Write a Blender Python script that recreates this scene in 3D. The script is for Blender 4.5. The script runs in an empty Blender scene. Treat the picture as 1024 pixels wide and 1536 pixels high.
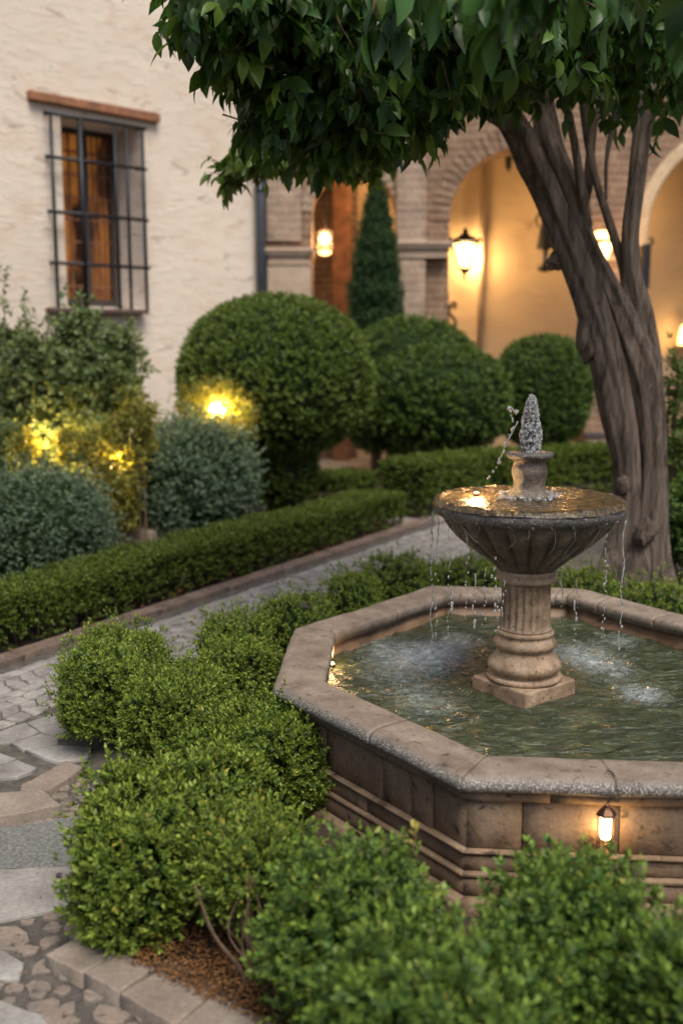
import bpy, math, random
import numpy as np
from mathutils import Vector, noise as mnoise

random.seed(7)
RNG = np.random.default_rng(11)
S = bpy.context.scene
COL = S.collection
PI = math.pi

# ------------------------------------------------------------------ camera model
F, PITCH, H = 1575.0, math.radians(9.2), 2.0
CT, ST = math.cos(PITCH), math.sin(PITCH)

def ray(px, py):
    a, b = (px - 512) / F, -(py - 768) / F
    return np.array([a, CT + b * ST, -ST + b * CT])
CAM = np.array([0.0, 0.0, H])
def G(px, py, z=0.0):            # point at height z seen at a place of the photograph
    d = ray(px, py); return CAM + d * ((z - H) / d[2])
def D(px, py, Y):                # point at distance Y
    d = ray(px, py); return CAM + d * (Y / d[1])

# ------------------------------------------------------------------ object helpers
ROOT = {}
def tag(o, label=None, cat=None, group=None, kind=None):
    if label: o['label'] = label
    if cat: o['category'] = cat
    if group: o['group'] = group
    if kind: o['kind'] = kind
    return o
def thing(name, loc, label, cat, group=None):
    o = bpy.data.objects.new(name, None)
    o.location = [float(v) for v in loc]
    o.empty_display_size = 0.1
    COL.objects.link(o)
    ROOT[o.name] = np.array(o.location)
    return tag(o, label, cat, group)

class MB:
    """collects polygons, links them as one mesh object"""
    def __init__(s): s.v = []; s.f = []; s.sm = []; s.a = []
    def add(s, verts, faces, smooth=False, att=0.0):
        n = len(s.v)
        s.v.extend([tuple(map(float, p)) for p in verts])
        if isinstance(att, (int, float)): s.a.extend([float(att)] * len(verts))
        else: s.a.extend([float(x) for x in att])
        for f in faces: s.f.append(tuple(i + n for i in f)); s.sm.append(smooth)
        return s
    def build(s, name, mat, parent=None, bevel=0.0, seg=2):
        v = np.array(s.v)
        off = np.zeros(3)
        if parent is not None: off = ROOT[parent.name]
        me = bpy.data.meshes.new(name)
        me.from_pydata([tuple(p) for p in (v - off)], [], s.f)
        me.polygons.foreach_set('use_smooth', s.sm)
        at = me.attributes.new('edge', 'FLOAT', 'POINT'); at.data.foreach_set('value', s.a)
        me.materials.append(mat); me.update()
        o = bpy.data.objects.new(name, me); COL.objects.link(o)
        if parent is not None: o.parent = parent
        ROOT[o.name] = off
        if bevel:
            m = o.modifiers.new('bevel', 'BEVEL'); m.width = bevel; m.segments = seg; m.limit_method = 'ANGLE'
        return o
    def box(s, c, size, ax=None, att=0.0):
        c = np.array(c, float); hx, hy, hz = [k / 2 for k in size]
        X, Y, Z = (np.eye(3) if ax is None else ax)
        vs = [c + X * hx * i + Y * hy * j + Z * hz * k for k in (-1, 1) for j in (-1, 1) for i in (-1, 1)]
        return s.add(vs, [(0, 2, 3, 1), (4, 5, 7, 6), (0, 1, 5, 4), (1, 3, 7, 5), (3, 2, 6, 7), (2, 0, 4, 6)], att=att)
    def hexa(s, b, t, att=0.0):
        """prism between polygon b (bottom) and t (top), same count, ccw seen from above"""
        n = len(b)
        fs = [tuple(reversed(range(n))), tuple(range(n, 2 * n))]
        fs += [(i, (i + 1) % n, n + (i + 1) % n, n + i) for i in range(n)]
        return s.add(list(b) + list(t), fs, att=att)
    def tube(s, pts, rad, seg=10, ridges=None, cap=True, res=0.0, att=0.0, wob=0.0):
        P = [np.array(p, float) for p in pts]
        R = list(rad) if hasattr(rad, '__len__') else [rad] * len(P)
        if res: P, R = resample(P, R, res)
        n = len(P); rings = []
        up = np.array([0.13, 0.31, 0.94]); T0 = P[1] - P[0]; T0 = T0 / np.linalg.norm(T0)
        a = np.cross(up, T0); a /= np.linalg.norm(a)
        L = 0.0
        for i in range(n):
            T = P[min(i + 1, n - 1)] - P[max(i - 1, 0)]; T = T / (np.linalg.norm(T) + 1e-9)
            a = a - T * a.dot(T); a /= np.linalg.norm(a); b = np.cross(T, a)
            if i: L += np.linalg.norm(P[i] - P[i - 1])
            ring = []
            for k in range(seg):
                th = 2 * PI * k / seg; r = R[i]
                if ridges:
                    rr = 0
                    for (fr, am, tw, ph) in ridges: rr += am * math.sin(fr * th + tw * L + ph + 1.3 * math.sin(2.1 * L + ph))
                    q = P[i] + a * math.cos(th) * r + b * math.sin(th) * r
                    rr += 0.10 * mnoise.noise(Vector((q[0] * 9, q[1] * 9, q[2] * 1.6)))
                    r *= 1 + rr
                if wob: r *= 1 + wob * mnoise.noise(Vector(tuple(P[i] * 14 + k)))
                ring.append(P[i] + a * math.cos(th) * r + b * math.sin(th) * r)
            rings.append(ring)
        vs = [p for r in rings for p in r]
        fs = [(i * seg + k, i * seg + (k + 1) % seg, (i + 1) * seg + (k + 1) % seg, (i + 1) * seg + k) for i in range(n - 1) for k in range(seg)]
        if cap: fs += [tuple(reversed(range(seg))), tuple((n - 1) * seg + k for k in range(seg))]
        return s.add(vs, fs, True, att)
    def lathe(s, c, prof, seg=32, fn=None, att=None, smooth=True):
        c = np.array(c, float); vs = []; at = []
        for i, (r, z) in enumerate(prof):
            for k in range(seg):
                th = 2 * PI * k / seg; rr = r * (fn(th, i, z) if fn else 1)
                vs.append(c + np.array([rr * math.cos(th), rr * math.sin(th), z])); at.append(att[i] if att else 0)
        n = len(prof)
        fs = [(i * seg + k, i * seg + (k + 1) % seg, (i + 1) * seg + (k + 1) % seg, (i + 1) * seg + k) for i in range(n - 1) for k in range(seg)]
        fs += [tuple(reversed(range(seg))), tuple((n - 1) * seg + k for k in range(seg))]
        return s.add(vs, fs, smooth, at)
    def blob(s, c, r, sub=2, amp=0.3, fr=6.0, seed=0.0):
        import bmesh
        bm = bmesh.new(); bmesh.ops.create_icosphere(bm, subdivisions=sub, radius=1.0)
        c = np.array(c, float); r = np.array(r if hasattr(r, '__len__') else (r, r, r), float)
        vs = []
        for v in bm.verts:
            q = v.co; k = 1 + amp * mnoise.noise(Vector((q.x * fr * .3 + seed, q.y * fr * .3 + seed * 1.7, q.z * fr * .3)))
            vs.append(c + np.array(q) * r * k)
        fs = [tuple(x.index for x in f.verts) for f in bm.faces]; bm.free()
        return s.add(vs, fs, True)

def resample(P, R, step):
    P = [np.array(p, float) for p in P]
    Q = [2 * P[0] - P[1]] + P + [2 * P[-1] - P[-2]]; RR = [R[0]] + list(R) + [R[-1]]
    op, orr = [], []
    for i in range(1, len(Q) - 2):
        n = max(1, int(np.linalg.norm(Q[i + 1] - Q[i]) / step))
        for j in range(n):
            t = j / n; t2, t3 = t * t, t ** 3
            op.append(0.5 * ((2 * Q[i]) + (-Q[i - 1] + Q[i + 1]) * t + (2 * Q[i - 1] - 5 * Q[i] + 4 * Q[i + 1] - Q[i + 2]) * t2 + (-Q[i - 1] + 3 * Q[i] - 3 * Q[i + 1] + Q[i + 2]) * t3))
            orr.append(RR[i] * (1 - t) + RR[i + 1] * t)
    op.append(Q[-2]); orr.append(RR[-2])
    return op, orr

# ------------------------------------------------------------------ materials
def newmat(name):
    m = bpy.data.materials.new(name); m.use_nodes = True
    nt = m.node_tree; b = nt.nodes['Principled BSDF']
    return m, nt, b
def N(nt, t, **kw):
    n = nt.nodes.new(t)
    for k, v in kw.items(): setattr(n, k, v)
    return n
def ramp(nt, src, stops, interp='LINEAR'):
    r = N(nt, 'ShaderNodeValToRGB'); r.color_ramp.interpolation = interp
    e = r.color_ramp.elements
    while len(e) < len(stops): e.new(0.5)
    for k, (p, c) in enumerate(stops):
        e[k].position = p; e[k].color = (c, c, c, 1) if not hasattr(c, '__len__') else (*c, 1)
    nt.links.new(src, r.inputs[0]); return r.outputs[0]
def noise_(nt, scale, detail=5, rough=0.55, co=None, dist=0.0):
    n = N(nt, 'ShaderNodeTexNoise'); n.inputs['Scale'].default_value = scale
    n.inputs['Detail'].default_value = detail; n.inputs['Roughness'].default_value = rough; n.inputs['Distortion'].default_value = dist
    if co is not None: nt.links.new(co, n.inputs['Vector'])
    return n.outputs['Fac']
def mix(nt, fac, a, b, mode='MIX'):
    m = N(nt, 'ShaderNodeMix', data_type='RGBA', blend_type=mode)
    for idx, val in ((0, fac), (6, a), (7, b)):
        if hasattr(val, 'is_linked') or hasattr(val, 'node'): nt.links.new(val, m.inputs[idx])
        elif idx == 0: m.inputs[0].default_value = val
        else: m.inputs[idx].default_value = (*val, 1)
    return m.outputs[2]
def bump(nt, b, src, dist=0.01, strength=0.6, prev=None):
    n = N(nt, 'ShaderNodeBump'); n.inputs['Distance'].default_value = dist; n.inputs['Strength'].default_value = strength
    nt.links.new(src, n.inputs['Height'])
    if prev is not None: nt.links.new(prev, n.inputs['Normal'])
    nt.links.new(n.outputs[0], b.inputs['Normal']); return n.outputs[0]
def objco(nt, scale=None, rot=None):
    t = N(nt, 'ShaderNodeNewGeometry').outputs['Position']
    if scale or rot:
        m = N(nt, 'ShaderNodeMapping'); nt.links.new(t, m.inputs[0])
        if scale: m.inputs['Scale'].default_value = scale
        if rot: m.inputs['Rotation'].default_value = rot
        t = m.outputs[0]
    return t
def att(nt, name):
    a = N(nt, 'ShaderNodeAttribute'); a.attribute_name = name; return a.outputs['Fac']

def stone(name, c1, c2, c3, sc=6, bumpd=0.006, rough=0.85, lichen=None, wet=0.0, spots=True, fine=60):
    m, nt, b = newmat(name); co = objco(nt)
    a = ramp(nt, noise_(nt, sc, 6, .6, co), [(0.3, c1), (0.52, c2), (0.72, c3)])
    g = ramp(nt, noise_(nt, fine, 4, .7, co), [(0.3, 0.62), (0.7, 1.15)])
    col = mix(nt, 0.8, a, g, 'MULTIPLY')
    if spots:
        s = ramp(nt, noise_(nt, sc * 4.3, 3, .5, co, 0.6), [(0.60, 0.0), (0.72, 1.0)])
        col = mix(nt, s, col, tuple(x * 0.45 for x in c1))
    if lichen:
        e = att(nt, 'edge')
        l = ramp(nt, noise_(nt, 150, 4, .7, co), [(0.50, 0.0), (0.60, 1.0)])
        mm = N(nt, 'ShaderNodeMath', operation='MULTIPLY'); nt.links.new(e, mm.inputs[0]); nt.links.new(l, mm.inputs[1])
        dk = N(nt, 'ShaderNodeMath', operation='MULTIPLY'); nt.links.new(e, dk.inputs[0]); dk.inputs[1].default_value = .75
        col = mix(nt, dk.outputs[0], col, (0.045, 0.043, 0.038))
        col = mix(nt, mm.outputs[0], col, lichen)
    nt.links.new(col, b.inputs['Base Color'])
    n1 = bump(nt, b, noise_(nt, sc * 2.5, 8, .7, co), bumpd * 2, .7)
    bump(nt, b, noise_(nt, fine * 1.5, 5, .7, co), bumpd * .6, .7, n1)
    b.inputs['Roughness'].default_value = rough
    if wet:
        r = ramp(nt, noise_(nt, 14, 3, .6, co), [(0.35, 0.12), (0.65, rough)]); nt.links.new(r, b.inputs['Roughness'])
    return m

def foliage(name, dark, mid, tipc, rough=0.42, trans=0.22, yellow=None, spec=0.22):
    m, nt, b = newmat(name)
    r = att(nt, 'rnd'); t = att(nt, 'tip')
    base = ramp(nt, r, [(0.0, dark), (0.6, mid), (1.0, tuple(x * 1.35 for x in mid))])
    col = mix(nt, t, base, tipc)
    if yellow:
        y = ramp(nt, r, [(0.965, 0.0), (0.985, 1.0)]); col = mix(nt, y, col, yellow)
    nt.links.new(col, b.inputs['Base Color'])
    b.inputs['Roughness'].default_value = rough; b.inputs['Specular IOR Level'].default_value = spec
    tr = N(nt, 'ShaderNodeBsdfTranslucent'); tc = mix(nt, 1.0, col, (1.0, 1.0, .45), 'MULTIPLY'); nt.links.new(tc, tr.inputs[0])
    ms = N(nt, 'ShaderNodeMixShader'); ms.inputs[0].default_value = trans
    nt.links.new(b.outputs[0], ms.inputs[1]); nt.links.new(tr.outputs[0], ms.inputs[2])
    nt.links.new(ms.outputs[0], nt.nodes['Material Output'].inputs[0])
    return m
def plain(name, c, rough=0.6, metal=0.0, var=0.25, sc=20, bd=0.002):
    m, nt, b = newmat(name); co = objco(nt)
    nt.links.new(ramp(nt, noise_(nt, sc, 5, .6, co), [(0.3, tuple(x * (1 - var) for x in c)), (0.7, tuple(x * (1 + var) for x in c))]), b.inputs['Base Color'])
    b.inputs['Roughness'].default_value = rough; b.inputs['Metallic'].default_value = metal
    bump(nt, b, noise_(nt, sc * 3, 4, .6, co), bd, .5)
    return m
def glow(name, c, strength):
    m, nt, b = newmat(name)
    b.inputs['Base Color'].default_value = (*[min(1, x) for x in c], 1)
    b.inputs['Emission Color'].default_value = (*c, 1); b.inputs['Emission Strength'].default_value = strength
    b.inputs['Roughness'].default_value = .3
    return m

M = {}
M['coping'] = stone('coping_stone', (0.12, 0.09, 0.068), (0.21, 0.165, 0.128), (0.29, 0.235, 0.19), 7, .004, .62, lichen=(0.38, 0.365, 0.34), spots=True, fine=90)
M['basin'] = stone('basin_sandstone', (0.105, 0.066, 0.038), (0.185, 0.125, 0.078), (0.27, 0.195, 0.13), 5, .004, .8)
M['inner'] = stone('wet_inner_stone', (0.10, 0.055, 0.028), (0.19, 0.11, 0.055), (0.27, 0.18, 0.10), 6, .004, .5)
M['pedestal'] = stone('pedestal_stone', (0.15, 0.095, 0.055), (0.31, 0.215, 0.135), (0.46, 0.35, 0.24), 9, .004, .6, spots=True)
M['bowl'] = stone('wet_bowl_stone', (0.05, 0.036, 0.025), (0.135, 0.098, 0.068), (0.27, 0.205, 0.145), 13, .008, .5, lichen=(0.17, 0.17, 0.175), wet=1, fine=70)
M['flag'] = stone('flagstone', (0.13, 0.12, 0.11), (0.24, 0.23, 0.215), (0.32, 0.31, 0.29), 4, .003, .75, spots=False)
M['kerb'] = stone('kerb_stone', (0.15, 0.12, 0.095), (0.22, 0.18, 0.145), (0.28, 0.235, 0.195), 5, .003, .8, spots=False)
M['cobble'] = stone('cobble_stone', (0.13, 0.122, 0.112), (0.26, 0.245, 0.225), (0.36, 0.34, 0.315), 8, .005, .7, spots=False)
M['rubble'] = stone('rubble_stone', (0.110, 0.094, 0.079), (0.202, 0.165, 0.134), (0.278, 0.196, 0.144), 7, .006, .75)
M['mortar'] = stone('earth_mortar', (0.05, 0.042, 0.035), (0.095, 0.085, 0.072), (0.15, 0.135, 0.115), 12, .01, .95, fine=120)
M['soil'] = stone('garden_soil', (0.028, 0.018, 0.011), (0.048, 0.030, 0.019), (0.080, 0.048, 0.028), 14, .02, .95, fine=90)
M['gravelc'] = stone('rough_screed', (0.214, 0.220, 0.212), (0.390, 0.393, 0.371), (0.605, 0.596, 0.548), 60, .010, .85, spots=False, fine=200)
M['screed'] = stone('smooth_screed', (0.17, 0.155, 0.14), (0.25, 0.24, 0.22), (0.31, 0.295, 0.27), 5, .002, .8, spots=False)
M['redbrick'] = stone('brick_edging', (0.102, 0.071, 0.052), (0.162, 0.114, 0.090), (0.212, 0.166, 0.133), 6, .004, .8)
M['court'] = stone('courtyard_ground', (0.16, 0.13, 0.11), (0.24, 0.20, 0.17), (0.32, 0.27, 0.23), 3, .01, .9)
M['iron'] = plain('black_iron', (0.018, 0.02, 0.024), .45, .6, .3, 40)
M['bronze'] = plain('aged_bronze', (0.10, 0.05, 0.03), .4, .8, .4, 50)
M['pipe'] = plain('painted_pipe', (0.045, 0.055, 0.07), .5, .3, .2, 20)
M['timber'] = plain('weathered_timber', (0.22, 0.095, 0.045), .75, 0, .45, 7, .004)
M['darkwood'] = plain('dark_timber', (0.05, 0.038, 0.035), .6, 0, .3, 20)
M['sill'] = plain('brown_sill', (0.085, 0.05, 0.04), .7, 0, .3, 20)
M['stem'] = plain('shrub_stem', (0.13, 0.085, 0.052), .85, 0, .4, 50, .004)
M['door'] = plain('old_brown_panel', (0.22, 0.135, 0.075), .75, 0, .5, 5, .006)

def plaster(name, base, stain, dark):
    m, nt, b = newmat(name); co = objco(nt)
    big = ramp(nt, noise_(nt, .55, 6, .62, co, .4), [(0.35, base), (0.62, tuple(x * 1.1 for x in base))])
    s = ramp(nt, noise_(nt, 1.5, 7, .7, objco(nt, (1, 1, 1.9)), .8), [(0.50, 0.0), (0.66, .75)])
    col = mix(nt, s, big, stain)
    co2 = objco(nt, (1, 1, 2.6))
    d = ramp(nt, noise_(nt, 2.3, 6, .6, co2, 1.0), [(0.60, 0.0), (0.69, .7)])
    col = mix(nt, d, col, dark)
    nt.links.new(col, b.inputs['Base Color']); b.inputs['Roughness'].default_value = .9
    n1 = bump(nt, b, noise_(nt, 1.1, 4, .5, co2, .3), .02, .35)
    n2 = bump(nt, b, ramp(nt, noise_(nt, 5.0, 8, .65, co2), [(0.50, 0.0), (0.62, 1.0)]), .008, .5, n1)
    bump(nt, b, noise_(nt, 22, 6, .75, co), .006, .5, n2)
    return m
M['plaster'] = plaster('old_cream_plaster', (0.55, 0.485, 0.405), (0.53, 0.41, 0.31), (0.30, 0.235, 0.18))
M['jamb'] = plaster('window_jamb_plaster', (0.66, 0.60, 0.54), (0.58, 0.47, 0.38), (0.4, 0.33, 0.27))
M['warmplaster'] = plaster('gallery_plaster', (0.52, 0.39, 0.235), (0.50, 0.37, 0.22), (0.47, 0.34, 0.20))
M['trim'] = stone('arch_moulding', (0.40, 0.28, 0.17), (0.50, 0.37, 0.23), (0.56, 0.43, 0.29), 3, .01, .8, spots=False, fine=20)

def brick(name, c1, c2, mortar, horiz='X'):
    m, nt, b = newmat(name)
    g = N(nt, 'ShaderNodeNewGeometry'); sp = N(nt, 'ShaderNodeSeparateXYZ'); nt.links.new(g.outputs['Position'], sp.inputs[0])
    cb = N(nt, 'ShaderNodeCombineXYZ')
    ad = N(nt, 'ShaderNodeMath', operation='ADD'); nt.links.new(sp.outputs[0], ad.inputs[0]); nt.links.new(sp.outputs[1], ad.inputs[1])
    nt.links.new(ad.outputs[0], cb.inputs[0]); nt.links.new(sp.outputs[2], cb.inputs[1])
    nz = N(nt, 'ShaderNodeTexNoise'); nz.inputs['Scale'].default_value = 2.5; nt.links.new(g.outputs['Position'], nz.inputs['Vector'])
    vm = N(nt, 'ShaderNodeVectorMath', operation='MULTIPLY_ADD'); nt.links.new(nz.outputs['Color'], vm.inputs[0]); vm.inputs[1].default_value = (.07, .07, 0); nt.links.new(cb.outputs[0], vm.inputs[2])
    bt = N(nt, 'ShaderNodeTexBrick'); nt.links.new(vm.outputs[0], bt.inputs['Vector'])
    bt.inputs['Scale'].default_value = 1; bt.inputs['Brick Width'].default_value = .34; bt.inputs['Row Height'].default_value = .115
    bt.inputs['Mortar Size'].default_value = .014; bt.inputs['Mortar Smooth'].default_value = .4; bt.inputs['Bias'].default_value = -.1
    bt.inputs['Color1'].default_value = (*c1, 1); bt.inputs['Color2'].default_value = (*c2, 1); bt.inputs['Mortar'].default_value = (*mortar, 1)
    co = objco(nt)
    v = ramp(nt, noise_(nt, 3.5, 6, .65, co), [(0.3, .6), (0.7, 1.25)])
    nt.links.new(mix(nt, .9, bt.outputs['Color'], v, 'MULTIPLY'), b.inputs['Base Color'])
    b.inputs['Roughness'].default_value = .9
    inv = ramp(nt, bt.outputs['Fac'], [(0, 1.0), (1, 0.0)])
    n1 = bump(nt, b, inv, .02, .8); bump(nt, b, noise_(nt, 14, 6, .7, co), .02, .7, n1)
    return m
M['brick'] = brick('arcade_brick', (0.227, 0.136, 0.085), (0.166, 0.095, 0.059), (0.302, 0.224, 0.153))
M['palebrick'] = brick('limewashed_brick', (0.344, 0.254, 0.184), (0.270, 0.188, 0.138), (0.410, 0.319, 0.239))
M['capital'] = stone('capital_stone', (0.330, 0.248, 0.184), (0.422, 0.320, 0.238), (0.477, 0.368, 0.279), 3, .01, .85, spots=False)

# leaves
M['box'] = foliage('box_leaves', (0.018, 0.038, 0.009), (0.055, 0.1, 0.018), (0.255, 0.335, 0.05), .45, .25, (0.34, 0.30, 0.06))
M['boxdull'] = foliage('box_leaves_blue', (0.016, 0.038, 0.014), (0.044, 0.094, 0.024), (0.2, 0.3, 0.048), .42, .25, (0.28, 0.30, 0.06))
M['hedge'] = foliage('hedge_leaves', (0.036, 0.063, 0.010), (0.074, 0.112, 0.017), (0.140, 0.182, 0.025), .5, .2)
M['topiary'] = foliage('topiary_leaves', (0.035, 0.064, 0.012), (0.075, 0.12, 0.022), (0.14, 0.19, 0.033), .5, .22)
M['topiary2'] = foliage('dark_topiary_leaves', (0.032, 0.058, 0.012), (0.057, 0.101, 0.019), (0.108, 0.160, 0.028), .5, .2)
M['cypress'] = foliage('cypress_leaves', (0.016, 0.042, 0.016), (0.026, 0.065, 0.022), (0.04, 0.09, 0.03), .6, .15)
M['blue'] = foliage('blue_green_leaves', (0.029, 0.057, 0.032), (0.074, 0.114, 0.067), (0.217, 0.279, 0.178), .45, .15)
M['loose'] = foliage('loose_shrub_leaves', (0.047, 0.081, 0.032), (0.115, 0.163, 0.069), (0.270, 0.325, 0.127), .42, .3)
M['lampglow'] = foliage('lampglow_leaves', (0.080, 0.100, 0.025), (0.190, 0.190, 0.045), (0.340, 0.300, 0.070), .45, .45)  # leaf colour yellowed to carry the lamp glow
M['tree'] = foliage('tree_leaves', (0.016, 0.042, 0.01), (0.04, 0.098, 0.026), (0.14, 0.24, 0.03), .36, .45, None, .35)
M['fresh'] = foliage('young_tree_leaves', (0.06, 0.11, 0.03), (0.12, 0.19, 0.045), (0.24, 0.32, 0.08), .4, .4)
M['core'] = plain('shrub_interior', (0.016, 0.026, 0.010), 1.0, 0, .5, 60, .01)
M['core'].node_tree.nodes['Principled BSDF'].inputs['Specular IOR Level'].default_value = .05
M['litter'] = foliage('fallen_leaves', (0.060, 0.027, 0.012), (0.132, 0.060, 0.024), (0.204, 0.102, 0.036), .5, .1)

def bark():
    m, nt, b = newmat('tree_bark'); co = objco(nt, (9, 9, 1.3))
    f = noise_(nt, 2.2, 8, .65, co, .8)
    col = ramp(nt, f, [(0.34, (0.03, 0.02, 0.014)), (0.46, (0.13, 0.098, 0.074)), (0.66, (0.27, 0.21, 0.165))])
    nt.links.new(col, b.inputs['Base Color']); b.inputs['Roughness'].default_value = .9
    n1 = bump(nt, b, f, .10, 1.0); bump(nt, b, noise_(nt, 28, 8, .8, objco(nt, (1, 1, .4)), 1.5), .02, .9, n1)
    return m
M['bark'] = bark()

def water(name, deep, foam_shinec):
    m, nt, b = newmat(name); co = objco(nt)
    e = att(nt, 'edge')  # yellow of the lamp glow is put into its leaf colour
    n = noise_(nt, 26, 9, .85, objco(nt, (1, 1.9, 1), (0, 0, .5)), 1.6)
    ad = N(nt, 'ShaderNodeMath', operation='MULTIPLY'); nt.links.new(n, ad.inputs[0]); nt.links.new(e, ad.inputs[1])
    fm = ramp(nt, ad.outputs[0], [(0.34, 0.0), (0.46, .2), (0.58, .55), (0.72, 1.0)])  # pale tone is foam plus painted sky reflections
    dv = ramp(nt, noise_(nt, 5, 7, .7, objco(nt, (1, 2.0, 1)), 1.2), [(0.3, tuple(x * .45 for x in deep)), (0.5, deep), (0.7, (deep[0] * 2.4, deep[1] * 2.1, deep[2] * 1.7))])
    nt.links.new(mix(nt, fm, dv, foam_shinec), b.inputs['Base Color'])
    b.inputs['Roughness'].default_value = .06; b.inputs['IOR'].default_value = 1.33; b.inputs['Specular IOR Level'].default_value = .8
    n1 = bump(nt, b, noise_(nt, 9, 4, .6, objco(nt, (1, 1.7, 1)), .7), .06, .9)
    bump(nt, b, noise_(nt, 45, 3, .6, co, .5), .006, .7, n1)
    return m
M['pool'] = water('pool_water', (0.030, 0.040, 0.020), (0.66, 0.74, 0.76))
def spraymat():
    m, nt, b = newmat('falling_water')
    b.inputs['Base Color'].default_value = (0.93, 0.95, 0.97, 1); b.inputs['Roughness'].default_value = .05
    b.inputs['IOR'].default_value = 1.33; b.inputs['Transmission Weight'].default_value = .8
    bump(nt, b, noise_(nt, 90, 4, .6, objco(nt)), .004, .8)
    return m
M['spray'] = spraymat()
def glassmat():
    m, nt, b = newmat('lantern_glass')
    tr = N(nt, 'ShaderNodeBsdfTransparent'); tr.inputs[0].default_value = (1, .96, .88, 1)
    ms = N(nt, 'ShaderNodeMixShader'); ms.inputs[0].default_value = .12
    b.inputs['Roughness'].default_value = .05; b.inputs['Base Color'].default_value = (1, .9, .7, 1)
    nt.links.new(tr.outputs[0], ms.inputs[1]); nt.links.new(b.outputs[0], ms.inputs[2])
    nt.links.new(ms.outputs[0], nt.nodes['Material Output'].inputs[0]); return m
M['glass'] = glassmat()
def bowlwater():
    m, nt, b = newmat('bowl_water'); co = objco(nt)
    nz = noise_(nt, 42, 5, .65, co, .5)
    col = ramp(nt, nz, [(0.42, (0.03, 0.022, 0.012)), (0.60, (0.10, 0.066, 0.026)), (0.70, (0.24, 0.17, 0.08)), (0.76, (0.6, 0.56, .5))])  # golden and pale glints painted into the water colour
    nt.links.new(col, b.inputs['Base Color']); b.inputs['Roughness'].default_value = .08; b.inputs['IOR'].default_value = 1.33
    b.inputs['Specular IOR Level'].default_value = .9
    n1 = bump(nt, b, noise_(nt, 22, 4, .6, co, .6), .016, .8); bump(nt, b, nz, .006, .9, n1)
    return m
M['bowlwater'] = bowlwater()
M['lamp'] = glow('warm_lamp_glass', (1.0, 0.56, 0.18), 3.4)
M['bulb'] = glow('warm_bulb', (1.0, 0.62, 0.25), 14.0)
M['bulbhot'] = glow('bright_bulb', (1.0, 0.66, 0.27), 60.0)
M['curtain'] = None
def curtain():
    m, nt, b = newmat('amber_curtain'); co = objco(nt)
    c = ramp(nt, noise_(nt, 2.6, 2, .5, objco(nt, (1, 1, .55)), .2), [(0.42, (0.03, 0.012, 0.006)), (0.5, (0.22, 0.075, 0.018)), (0.66, (0.42, 0.16, 0.03))])
    nt.links.new(c, b.inputs['Base Color']); b.inputs['Roughness'].default_value = .8
    nt.links.new(c, b.inputs['Emission Color']); b.inputs['Emission Strength'].default_value = .3
    return m
M['curtain'] = curtain()

# ------------------------------------------------------------------ leaf meshes (numpy)
LEAF = (np.array([[0, 0, 0], [-.27, .45, .06], [0, .45, -.02], [.27, .45, .06], [0, 1, -.05]]), [(0, 2, 4, 1), (0, 3, 4, 2)])
def biglf():
    st = [(0, .02, 0), (.14, .15, .01), (.36, .235, .0), (.6, .205, -.03), (.82, .10, -.09), (1.0, .005, -.17)]
    v = []; f = []
    for (t, w, z) in st: v += [[-w, t, z + w * .28], [0, t, z], [w, t, z + w * .28]]
    for i in range(len(st) - 1):
        a = i * 3; f += [(a, a + 1, a + 4, a + 3), (a + 1, a + 2, a + 5, a + 4)]
    return np.array(v), f
BIG = biglf()
def nrm(a): return a / (np.linalg.norm(a, axis=-1, keepdims=True) + 1e-9)
def leaves_mesh(name, P, dr, nh, L, wr, tip, mat, parent, tmpl=LEAF, rnd=None, smooth=False):
    tv, tf = tmpl; n = len(P)
    y = nrm(dr); x = nrm(np.cross(y, nh)); z = np.cross(x, y)
    W = (L * wr)[:, None, None]; Ln = L[:, None, None]
    V = P[:, None, :] + W * 2 * tv[None, :, 0:1] * x[:, None, :] + Ln * (tv[None, :, 1:2] * y[:, None, :] + tv[None, :, 2:3] * z[:, None, :])
    off = ROOT[parent.name] if parent is not None else np.zeros(3)
    V = (V - off).reshape(-1, 3)
    k = len(tv); q = len(tf)
    idx = (np.arange(n)[:, None, None] * k + np.array(tf)[None]).reshape(-1)
    me = bpy.data.meshes.new(name)
    me.vertices.add(n * k); me.vertices.foreach_set('co', V.astype(np.float32).ravel())
    me.loops.add(n * q * 4); me.loops.foreach_set('vertex_index', idx.astype(np.int32))
    me.polygons.add(n * q); me.polygons.foreach_set('loop_start', np.arange(0, n * q * 4, 4, dtype=np.int32))
    if smooth: me.polygons.foreach_set('use_smooth', np.ones(n * q, dtype=bool))
    me.update(calc_edges=True)
    if rnd is None: rnd = RNG.random(n)
    for nm, arr in (('rnd', rnd), ('tip', tip)):
        a = me.attributes.new(nm, 'FLOAT', 'FACE'); a.data.foreach_set('value', np.repeat(arr, q).astype(np.float32))
    me.materials.append(mat)
    o = bpy.data.objects.new(name, me); COL.objects.link(o)
    if parent is not None: o.parent = parent
    ROOT[o.name] = off
    return o

def lump(p, fr, ph):
    return (np.sin(p[:, 0] * fr + ph) * np.sin(p[:, 1] * fr * 1.13 + ph * 2.1 + 1) * np.sin(p[:, 2] * fr * .91 + ph * .7 + 2)
            + .5 * np.sin(p[:, 0] * fr * 2.3 + ph * 3 + p[:, 2] * 3) * np.sin(p[:, 1] * fr * 2.1 + ph) )

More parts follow.
